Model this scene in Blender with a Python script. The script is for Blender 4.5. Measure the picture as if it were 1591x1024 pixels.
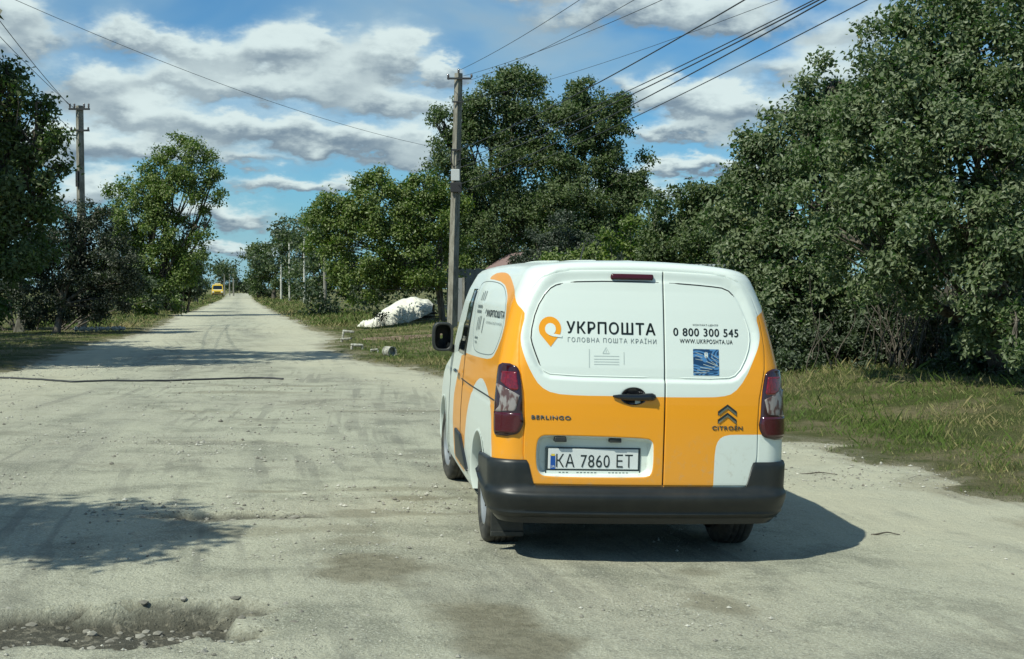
import bpy, bmesh, math, random
import numpy as np
from mathutils import Vector, Matrix
R_=math.radians
EXPO=0.0
SUN_POWER=5.0
AZ=135.0   # degrees left of +Y
EL=51.0
SKYK=0.1
WSTR=0.095
CLOUDS=[(70,66,40,36,1.1),(60,2,130,16,.6),(20,110,60,30,.7),(110,95,40,22,.5),
 (215,84,50,28,.9),(290,100,50,26,.8),(350,112,50,30,.8),(430,92,44,36,1.2),(490,86,40,34,1.1),(530,130,70,34,.9),(605,100,36,34,1.5),(682,118,24,24,1.3),(630,172,110,26,.9),(440,152,130,24,.8),(280,140,110,22,.6),
 (160,158,44,32,1.1),(235,190,70,30,1.0),(330,210,80,26,1.0),(430,212,70,28,1.0),(520,228,80,24,1.0),(610,232,80,26,1.0),(670,215,50,26,.6),(230,240,110,20,.7),(640,250,90,14,.6),
 (440,292,90,16,.8),(385,258,70,14,.6),(350,340,80,22,1.0),(500,300,80,12,.7),(370,388,90,14,.8),(120,250,70,40,1.0),(180,300,50,20,.9),(140,320,60,24,.8),
 (1010,26,130,34,1.1),(880,-4,110,22,.7),(1120,52,90,30,.9),(1060,165,60,30,1.4),(1110,185,50,28,1.2),(1010,140,60,22,.6),(1160,180,60,24,.9),(1040,215,110,18,.8),(1210,125,70,26,.5),(1300,75,60,40,.6),(1080,268,110,16,1.3),(960,300,140,14,.8),(1290,130,60,40,.6),(1400,190,150,50,.7),(1480,10,90,50,.6),(1370,10,60,20,.5)]
for o in list(bpy.data.objects): bpy.data.objects.remove(o)
S=bpy.context.scene; COL=S.collection
# ---------------------------------------------------------------- camera
cd=bpy.data.cameras.new('camera'); cd.lens=36*2000/1591; cd.sensor_width=36; cd.clip_end=6000; cd.clip_start=.05
cam=bpy.data.objects.new('camera',cd); COL.objects.link(cam); cam.location=(0,0,1.637)
cam.rotation_euler=(math.pi/2-math.atan(64/2000),0,0); S.camera=cam
S.view_settings.view_transform='Standard'; S.view_settings.look='None'; S.view_settings.exposure=EXPO; S.view_settings.gamma=1
S.render.engine='CYCLES'; S.cycles.max_bounces=6; S.cycles.diffuse_bounces=3; S.cycles.transmission_bounces=3; S.cycles.glossy_bounces=3
SUN_AZ=R_(AZ); SUN_EL=R_(EL)     # azimuth of the sun measured from +Y towards -X (left of the view)
ld=bpy.data.lights.new('sun','SUN'); ld.energy=SUN_POWER; ld.angle=R_(.53); ld.color=(.99,1.0,.86)
sun=bpy.data.objects.new('sun',ld); COL.objects.link(sun)
sd=Vector((-math.sin(SUN_AZ)*math.cos(SUN_EL),math.cos(SUN_AZ)*math.cos(SUN_EL),math.sin(SUN_EL)))
sun.rotation_euler=sd.to_track_quat('Z','Y').to_euler()
# ---------------------------------------------------------------- sky: Nishita plus banks of cumulus
W_=bpy.data.worlds.new('World'); S.world=W_; W_.use_nodes=True; nt=W_.node_tree; nt.nodes.clear()
def nd(t,**k):
    n=nt.nodes.new(t)
    for a,b in k.items(): setattr(n,a,b)
    return n
def mth(op,a,b=None,c=None,cl=False):
    n=nd('ShaderNodeMath',operation=op,use_clamp=cl)
    for i,v in enumerate((a,b,c)):
        if v is None: continue
        if isinstance(v,(int,float)): n.inputs[i].default_value=v
        else: nt.links.new(v,n.inputs[i])
    return n.outputs[0]
def mixc(f,a,b):
    n=nd('ShaderNodeMix',data_type='RGBA')
    for i,v in ((0,f),(6,a),(7,b)):
        if isinstance(v,(int,float)): n.inputs[i].default_value=v
        elif isinstance(v,tuple): n.inputs[i].default_value=(*v,1)
        else: nt.links.new(v,n.inputs[i])
    return n.outputs[2]
def sstep(a,b,x):
    n=nd('ShaderNodeMapRange',interpolation_type='SMOOTHSTEP'); nt.links.new(x,n.inputs[0]); n.inputs[1].default_value=a; n.inputs[2].default_value=b
    return n.outputs[0]
tc=nd('ShaderNodeTexCoord'); sx=nd('ShaderNodeSeparateXYZ'); nt.links.new(tc.outputs['Generated'],sx.inputs[0])
az=mth('ARCTAN2',sx.outputs[0],sx.outputs[1]); el=mth('ARCSINE',sx.outputs[2])
# cloud coordinates: azimuth and log-height so that decks flatten towards the horizon
cv=nd('ShaderNodeCombineXYZ'); nt.links.new(mth('MULTIPLY',az,1.0),cv.inputs[0]); nt.links.new(mth('MULTIPLY',mth('POWER',mth('MAXIMUM',el,0.0),.8),1.7),cv.inputs[1])
def noise(scale,det,off=0,rough=.55,dist=0):
    m=nd('ShaderNodeVectorMath',operation='ADD'); nt.links.new(cv.outputs[0],m.inputs[0]); m.inputs[1].default_value=(off,off*.37,off)
    n=nd('ShaderNodeTexNoise'); n.inputs['Scale'].default_value=scale; n.inputs['Detail'].default_value=det; n.inputs['Roughness'].default_value=rough; n.inputs['Distortion'].default_value=dist
    nt.links.new(m.outputs[0],n.inputs['Vector']); return n.outputs[0]
nA=noise(3.2,2,7.3); nB=noise(11,5,2.1,.62); nC=noise(34,4,5.7,.6); nD=noise(5,4,11.,.5,.6); nE=noise(24,5,3.3,.55)
wob=mth('MULTIPLY',mth('SUBTRACT',nB,.5),.085); wob2=mth('MULTIPLY',mth('SUBTRACT',nC,.5),.035)
U0=mth('ADD',mth('ADD',az,wob),wob2); V0=mth('ADD',mth('ADD',el,mth('MULTIPLY',mth('SUBTRACT',nE,.5),.040)),mth('MULTIPLY',mth('SUBTRACT',nC,.5),.022))
def vmt(op,a,b=None,c=None,out=0):
    n=nd('ShaderNodeVectorMath',operation=op)
    for i,v in enumerate((a,b,c)):
        if v is None: continue
        if isinstance(v,tuple): n.inputs[i].default_value=v
        else: nt.links.new(v,n.inputs[i])
    return n.outputs[out]
cp=nd('ShaderNodeCombineXYZ'); nt.links.new(U0,cp.inputs[0]); nt.links.new(V0,cp.inputs[1]); acc=None
for (u,v,ru,rv,w) in CLOUDS:
    cu,cvv=(u-795)/2000,(448-v)/2000; su,sv=2000/ru,2000/rv
    q=vmt('MULTIPLY_ADD',cp.outputs[0],(su,sv,0.),(-cu*su,-cvv*sv,0.))
    q=vmt('MINIMUM',q,vmt('MULTIPLY',q,(1.,1.8,1.)))            # flat base, billowing top
    g=mth('POWER',.3679,vmt('DOT_PRODUCT',q,q,out='Value'))
    k=(w,w*sv,w*sv*cvv); acc=vmt('MULTIPLY',g,k) if acc is None else vmt('MULTIPLY_ADD',g,k,acc)
sa=nd('ShaderNodeSeparateXYZ'); nt.links.new(acc,sa.inputs[0]); dens=sa.outputs[0]; hh=mth('SUBTRACT',mth('MULTIPLY',sa.outputs[1],V0),sa.outputs[2])
gen=mth('MULTIPLY',sstep(.50,.70,nA),mth('ADD',sstep(.24,.40,el),mth('MULTIPLY',sstep(.45,.9,mth('ABSOLUTE',az)),.9),cl=True))
dens=mth('ADD',mth('ADD',dens,mth('MULTIPLY',gen,.9)),mth('MULTIPLY',mth('MAXIMUM',mth('SUBTRACT',nD,.50),0.0),1.3)); hh=mth('ADD',hh,mth('MULTIPLY',gen,mth('SUBTRACT',nD,.5)))
cover=sstep(.04,.66,mth('ADD',dens,mth('MULTIPLY',mth('SUBTRACT',nC,.5),.25)))
hn=mth('DIVIDE',hh,mth('ADD',dens,.05))
lit=sstep(-.62,.78,mth('ADD',mth('ADD',mth('MULTIPLY',hn,1.25),mth('MULTIPLY',mth('SUBTRACT',nB,.5),.5)),mth('MULTIPLY',mth('SUBTRACT',nE,.5),.60)))
edge=mth('SUBTRACT',1,sstep(.35,.9,dens)); lit2=mth('MAXIMUM',lit,mth('MULTIPLY',mth('MULTIPLY',edge,.5),sstep(-.8,.4,hn)))
ccol=mixc(lit2,(.175,.250,.325),(.76,.89,.88))
sky=nd('ShaderNodeTexSky',sky_type='NISHITA'); sky.sun_disc=False; sky.sun_elevation=SUN_EL; sky.sun_rotation=-SUN_AZ
sky.dust_density=.3; sky.ozone_density=3.0; sky.air_density=1.0
sk=mixc(1.0,sky.outputs[0],(.47,.90,1.12)); nt.nodes[-1].blend_type='MULTIPLY'
sks=nd('ShaderNodeVectorMath',operation='SCALE'); nt.links.new(sk,sks.inputs[0]); sks.inputs[3].default_value=SKYK
hz=sstep(.10,.0,el)
c0=mixc(mth('MULTIPLY',hz,.6),sks.outputs[0],(.30,.54,.68))
veil=mth('MULTIPLY',sstep(.40,.66,nD),.55)
c1=mixc(veil,c0,(.36,.55,.66))
c2=mixc(mth('MULTIPLY',cover,.95),c1,ccol)
bg=nd('ShaderNodeBackground')
# the colours above are display values; a Background strength of 0.1 is applied to ten times them
sc10=nd('ShaderNodeVectorMath',operation='SCALE'); nt.links.new(c2,sc10.inputs[0]); sc10.inputs[3].default_value=10; nt.links.new(sc10.outputs[0],bg.inputs[0]); bg.inputs[1].default_value=WSTR
wo=nd('ShaderNodeOutputWorld'); nt.links.new(bg.outputs[0],wo.inputs[0])
# ---------------------------------------------------------------- materials
MT={}
def mat(name,col=(.5,.5,.5),rough=.5,metal=0,spec=.5,coat=0,emit=None,trans=0,build=None,sss=0):
    m=bpy.data.materials.new(name); m.use_nodes=True; t=m.node_tree; b=t.nodes['Principled BSDF']
    b.inputs['Base Color'].default_value=(*col,1); b.inputs['Roughness'].default_value=rough; b.inputs['Metallic'].default_value=metal
    b.inputs['Specular IOR Level'].default_value=spec; b.inputs['Coat Weight'].default_value=coat; b.inputs['Coat Roughness'].default_value=.06
    b.inputs['Transmission Weight'].default_value=trans
    if emit: b.inputs['Emission Color'].default_value=(*emit,1); b.inputs['Emission Strength'].default_value=1
    if build: build(NT(t),b)
    MT[name]=m; return m
class NT:
    def __init__(s,t): s.t=t
    def n(s,ty,**k):
        n=s.t.nodes.new(ty)
        for a,b in k.items(): setattr(n,a,b)
        return n
    def put(s,sock,v):
        if isinstance(v,(int,float)): sock.default_value=v
        elif isinstance(v,tuple): sock.default_value=(*v,1) if len(sock.default_value)==4 and len(v)==3 else v
        else: s.t.links.new(v,sock)
    def m(s,op,a,b=None,cl=False):
        n=s.n('ShaderNodeMath',operation=op,use_clamp=cl); s.put(n.inputs[0],a)
        if b is not None: s.put(n.inputs[1],b)
        return n.outputs[0]
    def mix(s,f,a,b,bl='MIX'):
        n=s.n('ShaderNodeMix',data_type='RGBA',blend_type=bl); s.put(n.inputs[0],f); s.put(n.inputs[6],a); s.put(n.inputs[7],b); return n.outputs[2]
    def co(s,which='Object',scale=(1,1,1),rot=0,loc=(0,0,0)):
        c=s.n('ShaderNodeTexCoord'); mp=s.n('ShaderNodeMapping'); s.t.links.new(c.outputs[which],mp.inputs[0]); mp.inputs[3].default_value=scale; mp.inputs[2].default_value=(0,0,rot); mp.inputs[1].default_value=loc; return mp.outputs[0]
    def noise(s,v,sc,det=4,ro=.55,di=0,col=False):
        n=s.n('ShaderNodeTexNoise'); s.put(n.inputs['Vector'],v); n.inputs['Scale'].default_value=sc; n.inputs['Detail'].default_value=det; n.inputs['Roughness'].default_value=ro; n.inputs['Distortion'].default_value=di
        return n.outputs[1 if col else 0]
    def vor(s,v,sc,feat='F1',rnd=1):
        n=s.n('ShaderNodeTexVoronoi',feature=feat); s.put(n.inputs['Vector'],v); n.inputs['Scale'].default_value=sc; n.inputs['Randomness'].default_value=rnd; return n
    def ss(s,a,b,x,lo=0,hi=1):
        n=s.n('ShaderNodeMapRange',interpolation_type='SMOOTHSTEP'); s.put(n.inputs[0],x); n.inputs[1].default_value=a; n.inputs[2].default_value=b; n.inputs[3].default_value=lo; n.inputs[4].default_value=hi; return n.outputs[0]
    def attr(s,name,out='Fac'):
        a=s.n('ShaderNodeAttribute',attribute_name=name); return a.outputs[out]
    def bump(s,h,st,dist,b,prev=None):
        n=s.n('ShaderNodeBump'); n.inputs['Strength'].default_value=st; n.inputs['Distance'].default_value=dist; s.put(n.inputs['Height'],h); s.t.links.new(n.outputs[0],b.inputs['Normal'])
        return n
# ---------------------------------------------------------------- object helpers
def link(name,me,mats=None,parent=None,**p):
    o=bpy.data.objects.new(name,me); COL.objects.link(o)
    if mats is not None and me is not None and len(me.materials)==0:
        for m in (mats if isinstance(mats,(list,tuple)) else [mats]): me.materials.append(MT[m] if isinstance(m,str) else m)
    if parent: o.parent=parent
    for k,v in p.items(): o[k]=v
    return o
def thing(name,label,cat,loc=(0,0,0),rz=0,group=None):
    o=bpy.data.objects.new(name,None); COL.objects.link(o); o.location=loc; o.rotation_euler=(0,0,rz); o.empty_display_size=.2
    o['label']=label; o['category']=cat
    if group: o['group']=group
    return o
def tag(o,label,cat,group=None):
    o['label']=label; o['category']=cat
    if group: o['group']=group
    return o
def npmesh(name,V,F,smooth=True,attrs=None,mi=None):
    V=np.asarray(V,np.float32).reshape(-1,3); F=np.asarray(F,np.int32); k=F.shape[1]
    me=bpy.data.meshes.new(name); me.vertices.add(len(V)); me.vertices.foreach_set('co',V.ravel())
    me.loops.add(F.size); me.loops.foreach_set('vertex_index',F.ravel())
    me.polygons.add(len(F)); me.polygons.foreach_set('loop_start',np.arange(0,F.size,k,dtype=np.int32))
    me.polygons.foreach_set('loop_total',np.full(len(F),k,np.int32))
    me.polygons.foreach_set('use_smooth',np.full(len(F),smooth))
    if mi is not None: me.polygons.foreach_set('material_index',np.asarray(mi,np.int32))
    for an,(av,dom) in (attrs or {}).items():
        a=me.attributes.new(an,'FLOAT',dom); a.data.foreach_set('value',np.asarray(av,np.float32))
    me.update(calc_edges=True); me.validate(); return me
def gridF(r,c,wrap=False):
    i=np.arange(r-1)[:,None]*c; j=np.arange(c if wrap else c-1)[None,:]; j2=(j+1)%c
    return np.stack([i+j,i+j2,i+c+j2,i+c+j],-1).reshape(-1,4)
def merge(parts):
    V=[];F=[];n=0
    for v,f in parts: V.append(np.asarray(v,float).reshape(-1,3)); F.append(np.asarray(f)+n); n+=len(V[-1])
    return np.concatenate(V),np.concatenate(F)
def box(cx,cy,cz,sx_,sy_,sz_,rz=0,taper=1):
    x,y,z=sx_/2,sy_/2,sz_/2
    v=np.array([(-x,-y,-z),(x,-y,-z),(x,y,-z),(-x,y,-z),(-x*taper,-y*taper,z),(x*taper,-y*taper,z),(x*taper,y*taper,z),(-x*taper,y*taper,z)])
    c,s=math.cos(rz),math.sin(rz); v=v@np.array([[c,s,0],[-s,c,0],[0,0,1]])+np.array([cx,cy,cz])
    return v,np.array([(0,3,2,1),(4,5,6,7),(0,1,5,4),(1,2,6,5),(2,3,7,6),(3,0,4,7)])
def tube(path,rad,n=8,cap=True):
    P=np.asarray(path,float); m=len(P); rad=np.broadcast_to(np.asarray(rad,float),(m,))
    T_=np.gradient(P,axis=0); T_/=np.linalg.norm(T_,axis=1)[:,None]+1e-9
    ref=np.array([0,0,1.]) if abs(T_[:,2]).mean()<.8 else np.array([1.,0,0])
    A=np.cross(T_,ref); A/=np.linalg.norm(A,axis=1)[:,None]+1e-9; B=np.cross(T_,A)
    a=np.linspace(0,2*np.pi,n,endpoint=False)
    V=P[:,None]+rad[:,None,None]*(A[:,None]*np.cos(a)[None,:,None]+B[:,None]*np.sin(a)[None,:,None])
    V=V.reshape(-1,3); F=gridF(m,n,True)
    if cap:
        V=np.concatenate([V,P[:1],P[-1:]]); k=m*n
        j=np.arange(n); F=np.concatenate([F,np.stack([j,(j+1)%n,np.full(n,k),np.full(n,k)],-1)[:,:4],np.stack([(j+1)%n+(m-1)*n,j+(m-1)*n,np.full(n,k+1),np.full(n,k+1)],-1)])
    return V,F
def clean(me):
    bm=bmesh.new(); bm.from_mesh(me); bmesh.ops.dissolve_degenerate(bm,dist=1e-6,edges=bm.edges); bmesh.ops.remove_doubles(bm,verts=bm.verts,dist=1e-6)
    bmesh.ops.recalc_face_normals(bm,faces=bm.faces); bm.to_mesh(me); bm.free(); me.update(); return me
def solid(name,parts,mats,parent=None,smooth=False,bevel=0,**p):
    if isinstance(parts,tuple): parts=[parts]
    v,f=merge(parts); me=clean(npmesh(name,v,f,smooth))
    if bevel:
        bm=bmesh.new(); bm.from_mesh(me); bmesh.ops.bevel(bm,geom=[e for e in bm.edges if len(e.link_faces)==2 and e.calc_face_angle(0)>.5],offset=bevel,segments=2,affect='EDGES',profile=.5)
        bm.to_mesh(me); bm.free()
        for q in me.polygons: q.use_smooth=False
    return link(name,me,mats,parent,**p)
# numpy value noise
_rs=np.random.RandomState(5); _T=_rs.rand(256,256)
def vn(x,y):
    xi=np.floor(x).astype(int); yi=np.floor(y).astype(int); fx=x-xi; fy=y-yi; fx=fx*fx*(3-2*fx); fy=fy*fy*(3-2*fy)
    g=lambda a,b:_T[a&255,b&255]
    return (g(xi,yi)*(1-fx)+g(xi+1,yi)*fx)*(1-fy)+(g(xi,yi+1)*(1-fx)+g(xi+1,yi+1)*fx)*fy
def fbm(x,y,o=4,ro=.5):
    s=0;a=1;t=0
    for i in range(o): s=s+a*vn(x*2**i+17.3*i,y*2**i+5.1*i); t+=a; a*=ro
    return s/t
def smooth(a,b,x): t=np.clip((x-a)/(b-a),0,1); return t*t*(3-2*t)
# lie of the land
VAN=(.767,7.413); VYAW=.134; VROLL=.029
RD=(-.2115/1.0221,1/1.0221)   # direction the road runs in
def gz(x,y):
    x=np.asarray(x,float); y=np.asarray(y,float)
    q=(x-VAN[0])*math.cos(VYAW)+(y-VAN[1])*math.sin(VYAW)
    plane=-math.tan(VROLL)*6*np.tanh(q/6)
    lat=x*RD[1]-y*RD[0]; alo=x*RD[0]+y*RD[1]
    far=smooth(120,330,alo)*.3
    return plane*(1-smooth(14,40,y))+far+.0*lat
def gxy(u,v):   # ground point seen at photo position (u,v) from the camera's stand
    p=math.atan(64/2000); d=np.array([(u-795.5)/2000,1,-(v-512)/2000]); c,s=math.cos(-p),math.sin(-p)
    d=np.array([d[0],c*d[1]-s*d[2],s*d[1]+c*d[2]]); t=5.
    for i in range(60):
        P=np.array([0,0,1.637])+t*d; t+=(float(gz(P[0],P[1]))-P[2])/d[2]*.8; t=min(max(t,1),2500)
    P=np.array([0,0,1.637])+t*d; return P
# ---------------------------------------------------------------- van surface (a function of girth s and height z)
VL = np.array([  # z, half width, rear y, front y, rear corner radius
 (.24,.82,.10,4.22,.14),(.28,.860,.09,4.30,.14),(.36,.878,.08,4.38,.14),(.50,.884,.072,4.40,.14),(.62,.887,.072,4.39,.14),(.75,.886,.072,4.36,.14),
 (.88,.880,.073,4.26,.14),(.96,.876,.076,4.05,.14),(1.03,.869,.080,3.72,.145),(1.09,.864,.086,3.50,.15),(1.17,.853,.096,3.38,.15),(1.34,.818,.129,3.14,.16),
 (1.515,.777,.166,2.92,.17),(1.60,.745,.186,2.82,.17),(1.662,.719,.202,2.74,.17),(1.70,.702,.215,2.68,.17),(1.73,.680,.232,2.62,.17),(1.748,.645,.252,2.56,.18),
 (1.756,.610,.272,2.50,.19),(1.764,.50,.33,2.40,.19),(1.768,.34,.43,2.25,.18),(1.771,.16,.72,2.0,.10),(1.772,.02,1.2,1.6,.01)])
def vlev(z): return [np.interp(z, VL[:,0], VL[:,k]) for k in range(1,5)]
def vslice(z, n=(36,16,90,14,24)):
    W,B,F,rc = vlev(z); rf = min(.34, W*.8); rc = min(rc, W*.9)
    x=[];y=[]
    x+=list(np.linspace(0,W-rc,n[0],endpoint=False)); y+=[0]*n[0]
    a=np.linspace(0,np.pi/2,n[1],endpoint=False); x+=list(W-rc+rc*np.sin(a)); y+=list(rc*(1-np.cos(a)))
    L=F-B-rc-rf-.06
    t=np.linspace(0,1,n[2],endpoint=False); x+=[W]*n[2]; y+=list(rc+t*L)
    a=np.linspace(0,np.pi/2,n[3],endpoint=False); x+=list(W-rf+rf*np.cos(a)); y+=list(rc+L+rf*np.sin(a)*1.0)
    t=np.linspace(1,0,n[4]); x+=list((W-rf)*t); y+=[rc+L+rf]*n[4]
    x=np.array(x);y=np.array(y)
    bow=.052*(x/.9)**2.4*np.clip(1-(y-rc)/1.0,0,1)            # bowed tail
    fb=.07*(1-(x/max(W,.05))**2)*np.clip((y-rc-L)/rf,0,1) # bowed nose
    side=.018*np.clip((y-1.2)/2.2,0,1.3)**2*min(W,.9)/.9
    yy=B+y+bow+fb; xx=x-side*(x/max(W,.05))
    fw=np.clip((yy-.35)/1.3,0,1); fw=fw*fw*(3-2*fw); up=np.clip((z-1.1)/.5,0,1)
    xx=xx*(1+fw*(.02+.080*up))
    zz=z+.018*fw*np.clip((z-1.5)/.2,0,1)+.035*np.clip(1-(xx/.7)**2,0,1)*np.clip((z-1.62)/.11,0,1)
    zz=zz-.03*np.clip((yy-1.6)/1.2,0,1)**2*np.clip((z-1.7)/.06,0,1)
    return xx,yy,zz
def poly_sdf(P, poly):   # signed distance to a polygon, negative inside
    P=np.asarray(P,float); poly=np.asarray(poly,float); n=len(poly)
    d=np.full(len(P),1e9); s=np.ones(len(P))
    for i in range(n):
        a=poly[i]; b=poly[i-1]; e=b-a; w=P-a
        q=w-e*np.clip((w@e)/(e@e+1e-12),0,1)[:,None]; d=np.minimum(d,(q*q).sum(1))
        c1=P[:,1]>=a[1]; c2=P[:,1]<b[1]; c3=e[0]*w[:,1]>e[1]*w[:,0]
        fl=(c1&c2&c3)|(~c1&~c2&~c3); s=np.where(fl,-s,s)
    return s*np.sqrt(d)
_sc={}
def _half(z):
    k=round(float(z),4)
    if k not in _sc:
        x,y,zz=vslice(k,(60,24,160,20,30)); _sc[k]=(x+y-y[0],x,y,zz)
    return _sc[k]
def base_pt(s,z):
    S,x,y,zz=_half(z); a=np.abs(s); sg=np.where(np.asarray(s)<0,-1.,1.)
    return np.stack([sg*np.interp(a,S,x),np.interp(a,S,y),np.interp(a,S,zz)],-1)
# ---------------------------------------------------------------- road and ground
def la(x,y): return x*RD[1]-y*RD[0], x*RD[0]+y*RD[1]
def xy(l,a): return l*RD[1]+a*RD[0], -l*RD[0]+a*RD[1]
def edge_tab(pts):
    t=[]
    for u,v in pts: P=gxy(u,v); l,a=la(P[0],P[1]); t.append((a,l))
    t.sort(); return np.array(t)
EL_=edge_tab([(-40,590),(0,576),(23,573),(61,560),(72,556),(113,545),(158,533),(197,523),(226,517),(255,503),(271,491),(305,482),(321,475),(345,465)])
ER_=edge_tab([(1640,815),(1591,797),(1508,766),(1440,742),(1385,722),(1344,703),(1290,692),(1211,688),(689,582),(630,573),(566,560),(521,545),(512,533),(521,524),(477,508),(452,497),(428,486),(412,477),(396,468)])
def eL(a): return np.interp(a,np.concatenate([[-20,0],EL_[:,0],[400]]),np.concatenate([[-6.,-5.6],EL_[:,1],[-3.2]]))
def eR(a): return np.interp(a,np.concatenate([[-20,2],ER_[:,0],[400]]),np.concatenate([[6.4,6.2],ER_[:,1],[2.6]]))
def outside(x,y):
    l,a=la(x,y); e=np.maximum(eL(a)-l,l-eR(a))
    n=(fbm(x*1.1+9,y*1.1,4,.6)-.5)*1.3+(fbm(x*5,y*5+3,3)-.5)*.45+(fbm(x*17,y*17+3,2)-.5)*.16*(1-smooth(18,35,a))
    return e+n*(1-.4*smooth(40,120,a))
def spot(x,y,u,v,rl,ra):    # elliptical patch round the ground point seen at (u,v)
    P=gxy(u,v); l,a=la(x,y); l0,a0=la(P[0],P[1])
    return np.hypot((l-l0)/rl,(a-a0)/ra)
PITS=[(150,972,.85,.42,.075,1.),(290,950,.60,.22,.045,.8),(345,806,.55,.20,.045,.8),(440,806,.30,.14,.02,.6),(330,690,.9,.22,.015,.3)]
def road_h(x,y):
    l,a=la(x,y); h=(fbm(x*.35,y*.35,3)-.5)*.05+(fbm(x*1.4,y*1.4+7,4)-.5)*.022+(fbm(x*7,y*7,3)-.5)*.010
    pit=np.zeros_like(x)
    for (u,v,rl,ra,dp,sh) in PITS:
        r=spot(x,y,u,v,rl,ra)+(fbm(x*4+u,y*4,5,.7)-.5)*1.0
        m=1-smooth(.86,.97,r); h=h-dp*m*(.7+.6*fbm(x*12,y*12,3)); pit=np.maximum(pit,m*sh)
    return h,pit
V_=[];at=[]
av=np.concatenate([np.arange(-14,3.5,.5),np.arange(3.5,13,.038),np.arange(13,24,.08),np.arange(24,45,.2),45*1.025**np.arange(0,92)])
nc=250; t=np.linspace(0,1,nc)
A=np.repeat(av[:,None],nc,1); Lt=(eL(av)-1.6)[:,None]*(1-t)+(eR(av)+1.6)[:,None]*t
X,Y=xy(Lt,A); E_=outside(X,Y); H,pit=road_h(X,Y); Z=gz(X,Y)+H-np.clip(E_*.35,0,.35)+.006
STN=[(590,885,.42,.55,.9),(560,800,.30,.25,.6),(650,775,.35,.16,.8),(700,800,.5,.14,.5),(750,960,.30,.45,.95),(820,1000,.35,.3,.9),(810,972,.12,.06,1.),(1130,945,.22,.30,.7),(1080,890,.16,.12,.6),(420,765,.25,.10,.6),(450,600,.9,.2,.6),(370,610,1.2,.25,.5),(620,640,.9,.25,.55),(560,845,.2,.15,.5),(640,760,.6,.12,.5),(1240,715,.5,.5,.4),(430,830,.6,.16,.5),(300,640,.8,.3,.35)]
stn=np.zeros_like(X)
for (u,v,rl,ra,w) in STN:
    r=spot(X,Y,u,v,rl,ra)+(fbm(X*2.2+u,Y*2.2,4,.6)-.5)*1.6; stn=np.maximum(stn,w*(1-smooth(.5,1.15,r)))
rd=npmesh('road',np.stack([X,Y,Z],-1).reshape(-1,3),gridF(len(av),nc),True,{'pit':(pit.ravel(),'POINT'),'stain':(stn.ravel(),'POINT'),'outer':(E_.ravel(),'POINT')})
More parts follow.
